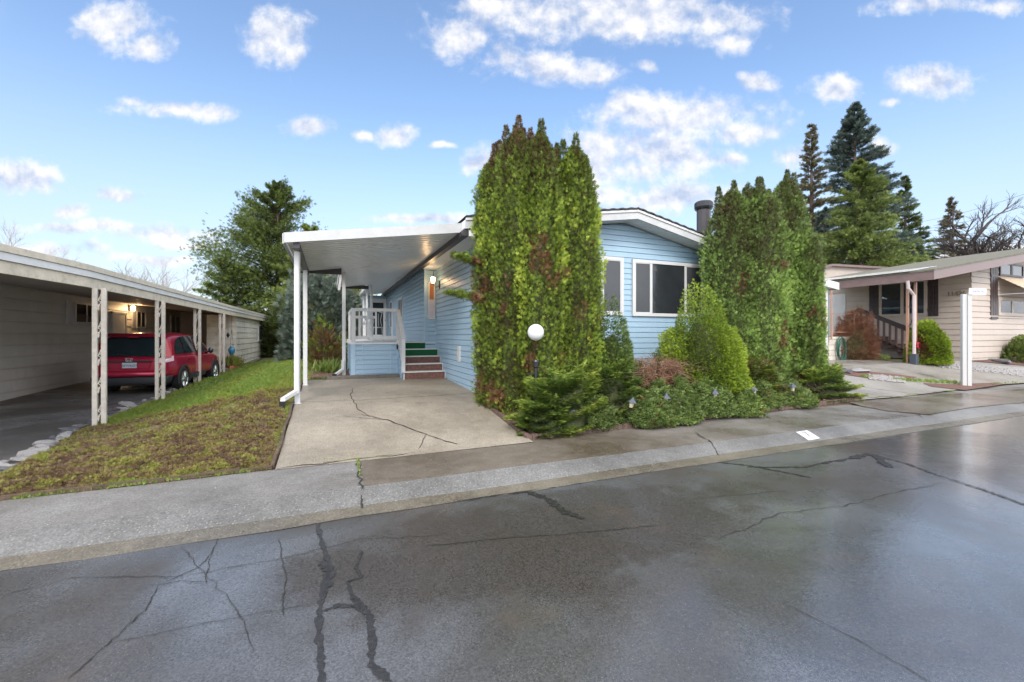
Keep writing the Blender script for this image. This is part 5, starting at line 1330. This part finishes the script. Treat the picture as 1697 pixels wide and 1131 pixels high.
blob_shrub('spreading_juniper', 'flat yellow-green juniper at the right corner of the planting bed', 'shrub', (10.7, 6.62, g(10.7, 6.7)-.02), .92, .46, .72, 9500, .09, 'needle', 'juniper', 46, .80, .1, 3, .22, layered=True)
blob_shrub('spreading_juniper', 'brown-flecked juniper between the golden conifer and the right-hand arborvitae', 'shrub', (8.55, 6.75, g(8.5, 6.7)-.02), .75, .40, .85, 4000, .12, 'needle', 'hedge', 47, .35, .1, 3, .22, layered=True, brown=.35)
# bare red-brown stems
t = thing('bare_shrub', 'tangle of bare red-brown arching stems between the two conifers', 'shrub', (6.08, 7.0, g(6, 7.0)))
t.scale = (1.3, 1, .88)
rs = np.random.default_rng(8); q = MB()
for i in range(300):
    a = rs.random()*6.283; r0 = rs.random()*.4; L = .35+.55*rs.random(); h_ = .45+.62*rs.random()
    p0 = Vector((r0*math.cos(a), r0*math.sin(a)*.5, .1)); p1 = p0+Vector((math.cos(a)*L*.4, math.sin(a)*L*.25, h_)); p2 = p0+Vector((math.cos(a)*L*.9, math.sin(a)*L*.5, h_*.92)); p3 = p0+Vector((math.cos(a)*L*1.2+rs.normal()*.22, math.sin(a)*L*.65+rs.normal()*.1, h_*.92+rs.normal()*.16))
    q.tube([p0, p1, p2, p3], [.006, .005, .004, .002], 3, False)
q.build('stems', mat('red_stem', (.17,.095,.06), .8, .45, 6), t)
n = 2200; a = rs.random(n)*6.283; rr = np.sqrt(rs.random(n)); hz_ = (1-rr**2*.75)*1.0*(.75+.3*rs.random(n))
Q = np.stack([np.cos(a)*rr*.95, np.sin(a)*rr*.5, hz_+.02], 1)
foliage('twigs', Q, np.stack([np.cos(a)+rs.normal(0,.5,n), np.sin(a)*.5+rs.normal(0,.5,n), rs.normal(.2,.6,n)], 1), .12+.14*rs.random(n), rs.random(n), 'twigs', 'red', t)
# cotoneaster mass along the kerb side of the bed
n = 34000
X_ = 3.2+rs.random(n)*8.0; v = rs.random(n); yi = np.array([Yi(a) for a in X_]); 
hgt = (.54+.07*np.sin(X_*2.3)+.07*np.sin(X_*5.1+1)+.05*np.sin(X_*9.3))*np.clip((X_-3.0)/.6, .3, 1)*np.where(X_ > 9.4, np.clip(1-(X_-9.4)/2.0, .25, 1), 1)
front = -.04+.09*np.sin(X_*3.1+.5)+.05*np.sin(X_*7.3)-np.where((X_ > 4.6) & (X_ < 7.6), .14, 0)+np.where(X_ < 3.75, .26, 0)+np.where(X_ > 9.6, .3, 0)
Y_ = yi+front+v*1.25
env = hgt*(.45*np.sqrt(np.clip(v*5, 0, 1))+1.15*v)
P_ = np.stack([X_, Y_, env], 1); ln = .6+.5*nz(P_*np.array([1,1,0]), 3.0, 70)
Zg = np.array([g(a, b) for a, b in zip(X_, Y_)])
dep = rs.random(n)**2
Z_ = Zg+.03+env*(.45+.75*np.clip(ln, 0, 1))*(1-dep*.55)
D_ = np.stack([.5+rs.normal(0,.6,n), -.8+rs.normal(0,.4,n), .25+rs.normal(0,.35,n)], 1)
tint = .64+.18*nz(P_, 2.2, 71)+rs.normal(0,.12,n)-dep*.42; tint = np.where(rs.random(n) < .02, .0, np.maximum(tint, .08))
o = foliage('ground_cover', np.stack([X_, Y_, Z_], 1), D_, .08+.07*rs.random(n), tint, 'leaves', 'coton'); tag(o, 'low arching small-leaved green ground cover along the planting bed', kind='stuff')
q = MB()
for i in range(420):
    x = 3.3+rs.random()*7.6; y = Yi(x)+.25+rs.random()*.8; z = g(x, y)+.1; L = .25+.3*rs.random(); a = rs.normal()*.8
    q.tube([(x,y,z),(x+math.sin(a)*L*.5,y-L*.3,z+.22+.15*rs.random()),(x+math.sin(a)*L,y-L*.8,z+.12)], [.004,.003,.0015], 3, False)
o = q.build('ground_cover_stems', 'bark'); tag(o, 'thin brown stems of the ground cover', kind='stuff')
# bark chips and litter on the bed's bare corners
n = 1500; a = rs.random(n); X_ = np.where(a < .6, 2.8+rs.random(n)*1.3, 10.0+rs.random(n)*1.35); Y_ = np.array([Yi(x) for x in X_])+.1+rs.random(n)*.5
Z_ = np.array([g(x, y) for x, y in zip(X_, Y_)])+.055
o = foliage('bark_chips', np.stack([X_, Y_, Z_], 1), np.stack([rs.normal(size=n), rs.normal(size=n), .15*rs.random(n)], 1), .03+.04*rs.random(n), rs.random(n), 'leaf', leafmat('chip', [(0,(.10,.045,.03)),(.6,(.22,.12,.08)),(1,(.45,.30,.22))], 0), up=np.tile([0,0,1.],(n,1))); tag(o, 'reddish bark chips on the bed', kind='stuff')

# turf
def turf(n, y0, y1, smin, smax, near=True):
    Y_ = y0+(y1-y0)*rs.random(n)**1.35; lo = np.array([lawn_left(y) for y in Y_]); hi = np.where(Y_ < 12, -.66, .42); X_ = lo+.02+(hi-lo-.02)*rs.random(n)
    Y_ = np.maximum(Y_, np.array([Yi(x) for x in X_])+.02)
    dg_ = np.array([dug(x, y) for x, y in zip(X_, Y_)]); 
    keep = rs.random(n) < np.where(Y_ > 12, np.where(X_ > -.5, .1, 1.), 1.)
    Pn = np.stack([X_, Y_, 0*X_], 1); n1 = nz(Pn, 2.6, 90); n2 = nz(Pn, 9, 91)
    tint = .74+.08*n1+.06*n2-dg_*(.38+.34*n1+.34*n2)+rs.normal(0,.06,n)
    edge = np.clip((.5-(X_-lo))/.5, 0, 1); tint -= edge*.16
    Z_ = np.array([lz(x, y) for x, y in zip(X_, Y_)])+.008
    D_ = np.stack([rs.normal(0,.6,n), rs.normal(0,.6,n), np.ones(n)*np.where(dg_ > .5, .45, 1.0)], 1)
    s_ = (smin+(smax-smin)*rs.random(n))*np.where(dg_ > .5, .9+.3*n2, 1.0); s_ = np.maximum(s_, .01)
    return np.stack([X_, Y_, Z_], 1)[keep], D_[keep], s_[keep], tint[keep]
p_, d_, s_, t_ = turf(46000, 5.75, 13, .025, .06); p2, d2, s2, t2 = turf(24000, 10, 24, .05, .09)
o = foliage('grass', np.concatenate([p_, p2]), np.concatenate([d_, d2]), np.concatenate([s_, s2]), np.concatenate([t_, t2]), 'tuft', 'grass'); tag(o, 'short green lawn grass and raked up brown moss', kind='stuff')
# raked-up clods of moss and thatch
n = 3600; Y_ = 5.85+4.2*rs.random(n)**1.1; X_ = -3.7+3.0*rs.random(n); cl_ = [(x, y) for x, y in zip(X_, Y_) if dug(x, y) > .45 and x > lawn_left(y)+.12 and nz(np.array([[x, y, 0.]]), 2.0, 95)[0] > -.25]
CP, CD, CS, CT = [], [], [], []
for x, y in cl_:
    r0 = .018+.062*rs.random()**3; k = 8+int(60*r0/.06); tt = .22+.2*rs.normal()*.7 if rs.random() < .75 else .5
    th = rs.random(k)*6.283; ph = rs.random(k)*1.57
    dx, dy, dz_ = np.cos(th)*np.sin(ph), np.sin(th)*np.sin(ph), np.cos(ph)
    zc_ = lz(x, y)
    CP.append(np.stack([x+dx*r0*1.3, y+dy*r0*1.3, zc_+dz_*r0*.75], 1)); CD.append(np.stack([dx, dy, dz_*.4], 1)+rs.normal(0,.6,(k,3))); CS.append(.018+.03*rs.random(k)); CT.append(tt+rs.normal(0,.07,k))
o = foliage('moss_clods', np.concatenate(CP), np.concatenate(CD), np.concatenate(CS), np.clip(np.concatenate(CT), 0, 1), 'spray', 'grass'); tag(o, 'loose clods of raked moss and soil on the front lawn', kind='stuff')
# weeds in paving joints and the right strip
WP = []
for (a, b_, n, s_) in [((592,764),(597,795),26,.03), ((470,772),(600,756),30,.018), ((1480,631),(1600,637),260,.10), ((1425,624),(1450,628),40,.09), ((1620,640),(1700,634),70,.05), ((370,694),(395,698),30,.08), ((20,829),(430,781),260,.045), ((452,770),(478,690),90,.04), ((1440,594),(1475,596),80,.18), ((455,735),(468,700),26,.05)]:
    for i in range(n):
        t = rs.random(); p = onG(a[0]+(b_[0]-a[0])*t, a[1]+(b_[1]-a[1])*t+rs.normal()*.8); WP.append((p.x, p.y, p.z+.01, s_*(.6+.8*rs.random())))
WP = np.array(WP); n = len(WP)
o = foliage('weeds', WP[:, :3], np.stack([rs.normal(0,.5,n), rs.normal(0,.5,n), np.ones(n)], 1), WP[:, 3], .6+.35*rs.random(n), 'tuft', 'grass'); tag(o, 'weeds and moss in the paving joints and strips', kind='stuff')
# fallen leaves and grit scattered on the paving
n = 900; X_ = -3+16*rs.random(n); Y_ = 4.3+3.4*rs.random(n); ok = (Y_ < np.array([Yi(x) for x in X_])-.05) | ((X_ > -.5) & (X_ < 2.6)); X_, Y_ = X_[ok], Y_[ok]; n = len(X_)
Z_ = np.array([.137 if y < Yi(x) and y > 4.78 else (kz(y)+.008 if y < 4.8 else g(x, y)+.012) for x, y in zip(X_, Y_)])
o = foliage('leaf_litter', np.stack([X_, Y_, Z_], 1), np.stack([rs.normal(size=n), rs.normal(size=n), .1+0*X_], 1), .008+.016*rs.random(n)**2, rs.random(n), 'leaf', leafmat('litter', [(0,(.12,.06,.03)),(.5,(.32,.26,.18)),(.9,(.4,.36,.3)),(1,(.15,.2,.05))], 0), up=np.tile([0,0,1.],(n,1))); tag(o, 'tiny fallen leaves and grit on the wet paving', kind='stuff')

# bed behind the carport posts
q = sheet('soil_bed', 'mulch', frange(12.3, 18, 20), -.62, .48, 8, lambda x, y: g(x, y)+.04+.02*fbm_s(x*4, y*4, 77)); struct(q)
p = Vector((-.12, 15.2, g(-.1, 15)))
blob_shrub('rose_bush', 'half-bare brown and green bush behind the carport posts', 'shrub', tuple(p), .62, .8, 1.45, 1800, .13, 'leaves', 'hedge', 51, .33, .5, 3, .3, core=False, brown=.6)
t = thing('iris_clump', 'clump of upright sword-shaped green leaves beside the third carport post', 'plant', (-.05, 13.7, g(0, 13.7)+.04)); n = 90
foliage('leaves', np.stack([rs.normal(0,.16,n), rs.normal(0,.16,n), 0*np.ones(n)], 1), np.stack([rs.normal(0,.4,n), rs.normal(0,.4,n), np.ones(n)], 1), .3+.25*rs.random(n), .55+.3*rs.random(n), 'grass', 'coton', t)
blob_shrub('silver_shrub', 'tall grey-green silvery evergreen shrub behind the carport', 'shrub', (-.5, 22.3, .5), 1.7, 1.5, 4.3, 9000, .26, 'tuft', 'silver', 52, .5, .4, 1.3, .22)
blob_shrub('yellow_shrub', 'yellow-green leafy shrub seen through the gap behind the porch posts', 'shrub', (.75, 27, .5), 1.6, 1.5, 5.3, 4500, .3, 'leaves', 'yellow', 53, .6, .3, 1.5, .25)
blob_shrub('dark_shrub', 'dark green undergrowth between the shed and the silvery shrub', 'shrub', (-2.0, 30, .4), 2.2, 1.2, 3.2, 5000, .3, 'leaves', 'cedar', 54, .35, .2, 1.5, .25)

# right neighbour's plants
p = onG(1537, 603); blob_shrub('round_hedge', 'clipped rounded yellow-green hedge bush beside the copper posts', 'shrub', (p.x, p.y, p.z), 0.72, .62, 1.5, 11000, .10, 'spray', 'hedge', 61, .62, .4, 2, .08, brown=.12)
o = bpy.data.objects['round_hedge']
p = onG(1416, 596); t = blob_shrub('barberry_bush', 'russet red bare-twigged bush leaning over the dark wooden steps', 'shrub', (p.x, p.y, p.z), .85, .7, 2.05, 6500, .20, 'twigs', 'red', 62, .45, .5, 2, .2, core=True)
p = onG(1694, 600); blob_shrub('leafy_bush', 'loose green bush in the front bed at the right edge of the picture', 'shrub', (p.x, p.y, p.z), .8, .6, .95, 2600, .16, 'spray', 'fir', 63, .7, .4, 2, .25, core=False)

# ------------------------------------------------ conifers
def conifer(name, lab, x, y, h, r, m, seed, n, size, tint0=.5, crown0=.06, up0=-.15, prof=None, kind='needle', spread=.5, group=None, shape=1.0, gaps=.25, dens=9, puff=.035, jit=0.):
    z = g(min(x, 45), min(y, 60)); t = thing(name, lab, 'tree', (x, y, z), 0, group); rs = np.random.default_rng(seed)
    trunk(t, h*.98, max(.12, h*.018))
    P, D, Tn = [], [], []
    nb = int(h*dens); per = max(6, n//nb)
    bmb = MB()
    for i in range(nb):
        u = crown0+(1-crown0)*(i+rs.random())/nb
        L = r*(1-u)**shape*(.72+.5*rs.random()) if prof is None else r*float(np.interp(u, *prof))*(.72+.5*rs.random())
        if rs.random() < .12: L *= .6
        L = max(L, .12); az = rs.random()*6.283; lift = up0+.75*max(0, u-.55)*1.6+rs.normal()*jit
        dv = np.array([math.cos(az), math.sin(az), lift]); z0 = u*h
        if L > 1.0: bmb.tube([(0,0,z0), tuple(np.array([0,0,z0])+dv*L*.85)], [.02+.01*L, .01], 4, False)
        k = max(3, int(per*(.35+L/r)))
        s_ = rs.random(k)**.65; off = rs.normal(0, 1, (k, 3))*np.array([.10, .10, puff])*L*(.4+.6*s_[:, None])*spread*2
        droop = np.stack([0*s_, 0*s_, -.12*L*s_**2+.1*L*np.clip(s_-.75, 0, 1)], 1)
        Q = np.array([0, 0, z0])+dv[None, :]*(s_*L)[:, None]+off*.6+droop
        P.append(Q); side = rs.normal(0, .55, (k, 3)); D.append(dv[None, :]*np.ones((k, 1))+side+np.array([0, 0, .05]))
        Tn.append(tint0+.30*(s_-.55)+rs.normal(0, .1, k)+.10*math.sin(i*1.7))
    P, D, Tn = np.concatenate(P), np.concatenate(D), np.concatenate(Tn)
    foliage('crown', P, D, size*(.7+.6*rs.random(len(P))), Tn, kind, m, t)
    bmb.build('branches', 'bark', t)
    return t
def pos(x, d): r_ = ray(x, 500); return r_[0]*d, r_[1]*d
# big cedar left
x, y = pos(460, 33)
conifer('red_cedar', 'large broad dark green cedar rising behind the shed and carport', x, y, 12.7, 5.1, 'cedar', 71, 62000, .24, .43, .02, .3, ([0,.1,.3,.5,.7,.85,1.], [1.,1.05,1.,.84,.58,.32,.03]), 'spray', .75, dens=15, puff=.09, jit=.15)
x, y = pos(372, 30); conifer('red_cedar', 'lower leaning cedar at the left foot of the large cedar', x, y, 7.0, 2.6, 'cedar', 72, 7000, .30, .5, .02, .3, ([0,.3,.6,1.], [1.,.95,.6,.05]), 'spray', .6)
x, y = pos(515, 30); conifer('red_cedar', 'green cedar partly hidden behind the carport corner', x, y, 8.5, 3.0, 'cedar', 73, 9000, .32, .72, .02, .1, ([0,.3,.6,1.], [1.,.95,.7,.1]), 'spray', .6)
# right group
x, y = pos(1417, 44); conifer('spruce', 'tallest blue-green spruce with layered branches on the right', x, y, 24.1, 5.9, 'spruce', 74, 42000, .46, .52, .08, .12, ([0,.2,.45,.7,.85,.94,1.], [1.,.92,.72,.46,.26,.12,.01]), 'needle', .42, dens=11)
x, y = pos(1345, 42); conifer('slim_fir', 'narrow dark brownish fir left of the tallest spruce', x, y, 21.2, 2.2, 'bronze_fir', 75, 14000, .34, .5, .1, .15, ([0,.3,.7,1.], [1.,.9,.6,.05]), 'needle', .5)
x, y = pos(1425, 35); conifer('green_fir', 'bright mid green conifer in front of the tallest spruce', x, y, 14.9, 3.8, 'fir', 76, 44000, .27, .55, .02, .18, ([0,.2,.5,.8,.92,1.], [1.,1.,.84,.46,.2,.01]), 'spray', .6, dens=18, puff=.06, jit=.10)
x, y = pos(1500, 45); conifer('pointed_fir', 'pointed dark fir right of the bright conifer', x, y, 17.3, 2.7, 'fir', 77, 16000, .34, .3, .05, .05, ([0,.3,.6,.8,1.], [1.,1.,.66,.3,.01]), 'needle', .5, dens=12)
x, y = pos(1528, 46); conifer('pointed_fir', 'short round dark fir above the tan house roof', x, y, 11.8, 2.8, 'spruce', 78, 11000, .32, .6, .05, .1, None, 'spray', .6, shape=.6)
x, y = pos(1579, 46); conifer('bronze_spruce', 'small brownish spruce right of the dark firs', x, y, 15.4, 2.9, 'bronze_fir', 79, 9000, .34, .45, .25, -.1, ([0,.3,.6,.8,1.], [.8,1.,.6,.35,.04]), 'needle', .35)
x, y = pos(1365, 40); conifer('green_fir', 'dark lower fir behind the right end of the arborvitae', x, y, 12.5, 3.4, 'spruce', 80, 11000, .34, .5, .02, .05, None, 'spray', .6, shape=.7)

# ------------------------------------------------ bare deciduous trees
def bare(lab, x, y, h, m, seed, spread=.5, depth=5, r0=.16, name='bare_tree', group=None, first=.3):
    z = g(min(x, 45), min(y, 60)); t = thing(name, lab, 'tree', (x, y, z), 0, group); r = random.Random(seed); q = MB(); tw = MB()
    def grow(p, d, L, rad, k):
        n = 3; pts = [p]; dd = d.copy(); 
        for i in range(n):
            dd = (dd+Vector((r.gauss(0,.12), r.gauss(0,.12), r.gauss(.03,.08)))).normalized(); pts.append(pts[-1]+dd*L/n)
        (q if k > 2 else tw).tube(pts, [rad*(1-.35*i/n) for i in range(n+1)], 5 if k > 3 else 3, False)
        if k == 0: return
        nb = 3 if k > 1 else 4
        for i in range(nb):
            tpos = r.uniform(.45, 1.0) if i else 1.0; b_ = pts[min(n, max(1, int(tpos*n)))]
            ax = Vector((r.gauss(0,1), r.gauss(0,1), r.gauss(0,.4))).normalized()
            nd = (dd+ax*spread*r.uniform(.6, 1.3)).normalized(); grow(b_, nd, L*r.uniform(.62, .82), rad*.58, k-1)
    grow(Vector((0,0,-.2)), Vector((0,0,1)), h*first, r0, depth)
    # scale to the wanted height
    mz = max([v[2] for v in tw.v+q.v]); k = h/mz
    q.v = [(a*k, b_*k, c*k) for a, b_, c in q.v]; tw.v = [(a*k, b_*k, c*k) for a, b_, c in tw.v]
    q.build('trunk', m, t); tw.build('crown', m, t); return t
x, y = pos(1642, 42); bare('spreading bare dark-branched tree right of the small brown spruce', x, y, 13.8, 'twig', 5, .60, 7, .34, first=.2)
x, y = pos(1700, 40); bare('bare tree cut by the right edge of the picture', x, y, 12.8, 'twig', 9, .60, 7, .34, first=.2)
x, y = pos(1608, 48); bare('thin bare tree between the brown spruce and the spreading one', x, y, 12.2, 'twig', 15, .6, 6, .15)
for i, (px_, d, yt, lab) in enumerate([(5, 62, 362, 'pale bare tree at the left edge of the sky'), (55, 66, 392, 'slim pale bare tree second from the left edge'), (102, 64, 402, 'pale bare poplar above the cream roof corner'),
    (205, 64, 436, 'low pale bare tree, leftmost of the three right of the roof bend'), (240, 64, 424, 'pale bare tree, middle of the three right of the roof bend'), (262, 62, 430, 'pale bare tree, rightmost of the three right of the roof bend'), (28, 60, 400, 'small pale bare tree between the two at the left edge')]):
    x, y = pos(px_, d); h_ = 1.7+d*(555-yt)/720-.4; bare(lab, x, y, h_, 'paletwig', 20+i, .42, 6, .14, group='pale bare trees on the left skyline')
# service wires and their pole
a = Vector((*pos(1525, 90), 1.7+90*(555-368)/720)); b_ = Vector((*pos(1760, 50), 1.7+50*(555-300)/720))
for i, dz_ in enumerate((0, -1.6)):
    q = MB(); pts = [a.lerp(b_, t)+Vector((0,0,dz_*(1+.0*t)-2.2*4*t*(1-t)*.25)) for t in [j/14 for j in range(15)]]; q.tube(pts, .022, 4)
    o = q.build('overhead_wire', 'wire'); tag(o, ['upper overhead wire crossing the sky at the right', 'lower overhead wire crossing the sky at the right'][i], 'wire', 'overhead wires')
q = MB(); q.tube([(b_.x, b_.y, 0), (b_.x, b_.y, b_.z+.6)], .14, 8); q.bar((b_.x-.8, b_.y, b_.z+.1), (b_.x+.8, b_.y, b_.z+.1), .1, .1); o = q.build('utility_pole', 'bark'); tag(o, 'wooden utility pole carrying the wires just beyond the right edge', 'pole')
q = MB(); q.tube([(a.x, a.y, 0), (a.x, a.y, a.z+.4)], .14, 8); o = q.build('utility_pole', 'bark'); tag(o, 'far wooden utility pole hidden among the firs', 'pole')

# ================================================================== LIGHT AND SKY
SUN_EL, SUN_AZ = 40, 203      # azimuth clockwise from +Y: behind the camera, a little left
az = R(SUN_AZ); el = R(SUN_EL)
sd = Vector((math.sin(az)*math.cos(el), math.cos(az)*math.cos(el), math.sin(el)))
sun = bpy.data.lights.new('sun', 'SUN'); sun.energy = 1.2; sun.angle = R(18); sun.color = (1, .95, .88)
so_ = bpy.data.objects.new('sun', sun); COL.objects.link(so_); so_.rotation_euler = sd.to_track_quat('Z', 'Y').to_euler()
def lamp(name, loc, e, rad=.05):
    l = bpy.data.lights.new(name, 'POINT'); l.energy = e; l.color = (1, .62, .30); l.shadow_soft_size = rad
    o_ = bpy.data.objects.new(name, l); COL.objects.link(o_); o_.location = loc; return o_
lamp('lamp_light', (lx-.28, ly-.02, lz_+.02), 2.6); lamp('lamp_light', (XL+.32, lp.y, lp.z), 9)

world = bpy.data.worlds.new('World'); scene.world = world; world.use_nodes = True
wt = world.node_tree; wt.nodes.clear(); b = NB(wt)
out = b.n('ShaderNodeOutputWorld')
sky = b.n('ShaderNodeTexSky', sky_type='NISHITA', sun_disc=False, sun_elevation=el, sun_rotation=az, air_density=1.0, dust_density=.6, ozone_density=1.6)
dirv = b.n('ShaderNodeTexCoord').outputs['Generated']
def dot(vec): return b.n('ShaderNodeVectorMath', operation='DOT_PRODUCT', ins={0: dirv, 1: vec}).outputs['Value']
fw = b.math('MAXIMUM', dot((S, C, 0)), .05); U = b.math('DIVIDE', dot((C, -S, 0)), fw); V = b.math('DIVIDE', dot((0, 0, 1)), fw)
UV = b.n('ShaderNodeCombineXYZ', ins={0: U, 1: V}).outputs[0]
wv = b.n('ShaderNodeTexNoise', ins={'Vector': UV, 'Scale': 7., 'Detail': 3.})
UVw = b.n('ShaderNodeVectorMath', operation='MULTIPLY_ADD', ins={0: wv.outputs['Color'], 1: (.07, .05, 0), 2: UV}).outputs[0]
UVw = b.n('ShaderNodeVectorMath', operation='SUBTRACT', ins={0: UVw, 1: (.035, .025, 0)}).outputs[0]
clouds = [(195,42,62,34),(245,80,44,22),(165,30,30,16),(462,62,46,48),(480,90,26,22),(290,178,85,14),(352,182,42,15),(222,168,26,9),(515,214,44,19),(655,220,40,20),(600,222,22,10),
 (40,292,66,26),(188,326,42,15),(118,353,28,14),(140,380,125,12),(285,388,95,18),(320,405,60,9),(900,112,95,28),(975,122,50,22),(840,100,40,26),(1000,30,220,40),(760,62,60,34),(1190,38,75,34),(820,12,80,18),(1080,20,130,40),(1215,68,34,18),
 (1130,190,150,34),(1060,172,66,26),(1240,222,60,20),(1070,255,135,50),(1050,280,90,30),(1000,240,60,30),(1150,262,70,26),(985,268,60,42),(795,268,30,30),(1210,264,30,13),(1255,138,28,16),(1385,150,44,28),(1535,140,66,30),(1470,172,17,8),(1315,262,40,22),(1460,242,24,15),
 (1530,8,66,16),(1660,8,50,12),(1110,330,130,26),(1000,318,70,24),(1290,330,60,16),(700,362,90,11),(1075,106,22,10),(735,238,20,6),(1420,226,40,14),(1620,420,120,20),(60,420,110,16),(260,430,70,10)]
acc = None
for (cx_, cy_, rx_, ry_) in clouds:
    u0, v0, ru, rv = (cx_-CX)/F, (CY-cy_)/F, rx_*1.12/F, ry_*1.12/F
    dn = b.n('ShaderNodeVectorMath', operation='MULTIPLY_ADD', ins={0: UVw, 1: (1/ru, 1/rv, 0), 2: (-u0/ru, -v0/rv, 0)}).outputs[0]
    ln = b.n('ShaderNodeVectorMath', operation='LENGTH', ins={0: dn}).outputs['Value']
    acc = ln if acc is None else b.math('SMOOTH_MIN', acc, ln, .25)
inside = b.math('SUBTRACT', 1.0, acc)
fb = b.noise(UV, 9., 7, .56); fb2 = b.noise(b.n('ShaderNodeVectorMath', operation='ADD', ins={0: UV, 1: (.006, .022, 0)}).outputs[0], 9., 7, .56)
dens = b.math('ADD', b.math('ADD', inside, .17), b.math('MULTIPLY', b.math('SUBTRACT', fb, .5), 1.9)); dens = b.math('ADD', dens, b.math('MULTIPLY', b.math('SUBTRACT', b.noise(UVw, 34., 5, .6), .5), 1.1))
dens = b.n('ShaderNodeMapRange', interpolation_type='SMOOTHSTEP', ins={'Value': dens, 1: .0, 2: .95}).outputs[0]
# unseen clouds elsewhere (behind the camera, overhead), cover raised for white fill
up = dot((0, 0, 1)); den2 = b.math('MAXIMUM', up, .12)
sc_ = b.n('ShaderNodeVectorMath', operation='DIVIDE', ins={0: dirv, 1: b.n('ShaderNodeCombineXYZ', ins={0: den2, 1: den2, 2: 1.0}).outputs[0]}).outputs[0]
oc = b.noise(sc_, 1.1, 6, .6); oc = b.n('ShaderNodeMapRange', interpolation_type='SMOOTHSTEP', ins={'Value': oc, 1: .30, 2: .55}).outputs[0]
front = b.n('ShaderNodeMapRange', interpolation_type='SMOOTHSTEP', ins={'Value': dot((S, C, 0)), 1: .45, 2: .60}).outputs[0]
highv = b.n('ShaderNodeMapRange', interpolation_type='SMOOTHSTEP', ins={'Value': V, 1: .80, 2: .95}).outputs[0]
elsew = b.math('MAXIMUM', b.math('SUBTRACT', 1.0, front), highv)
cloud = b.math('MAXIMUM', b.math('MULTIPLY', dens, b.math('SUBTRACT', 1.0, elsew)), b.math('MULTIPLY', oc, b.math('MULTIPLY', elsew, .9)))
lit = b.math('MULTIPLY_ADD', b.math('SUBTRACT', fb, fb2), 5.0, .62, clamp=True)
ccol = b.mix(lit, (.50, .58, .76), (.97, .955, .95))
# milky veil low over the horizon
veil = b.n('ShaderNodeMapRange', interpolation_type='SMOOTHERSTEP', ins={'Value': up, 1: .52, 2: .03}).outputs[0]
hs = b.n('ShaderNodeHueSaturation', ins={'Saturation': 1.02, 'Value': 1.0, 'Color': sky.outputs[0]}).outputs[0]
bg1 = b.n('ShaderNodeBackground', ins={0: hs, 1: .13}).outputs[0]
bgv = b.n('ShaderNodeBackground', ins={0: (.70, .79, .92, 1), 1: .45}).outputs[0]
m1 = b.n('ShaderNodeMixShader', ins={0: b.math('MULTIPLY', veil, .68), 1: bg1, 2: bgv}).outputs[0]
behind = b.n('ShaderNodeMapRange', interpolation_type='SMOOTHSTEP', ins={'Value': dot((S, C, 0)), 1: .50, 2: .05, 3: .52, 4: 1.9}).outputs[0]  # unseen clouds behind and beside brightened as added fill for the carports
bgc = b.n('ShaderNodeBackground', ins={0: ccol, 1: behind}).outputs[0]
m2 = b.n('ShaderNodeMixShader', ins={0: b.math('MULTIPLY', cloud, .93), 1: m1, 2: bgc}).outputs[0]
wt.links.new(m2, out.inputs[0])
world.cycles.sampling_method = 'MANUAL'; world.cycles.sample_map_resolution = 512

vs_ = scene.view_settings; vs_.view_transform = 'Standard'; vs_.look = 'None'; vs_.exposure = 1.13; vs_.gamma = 1; vs_.use_curve_mapping = False
scene.cycles.max_bounces = 8; scene.cycles.transparent_max_bounces = 12
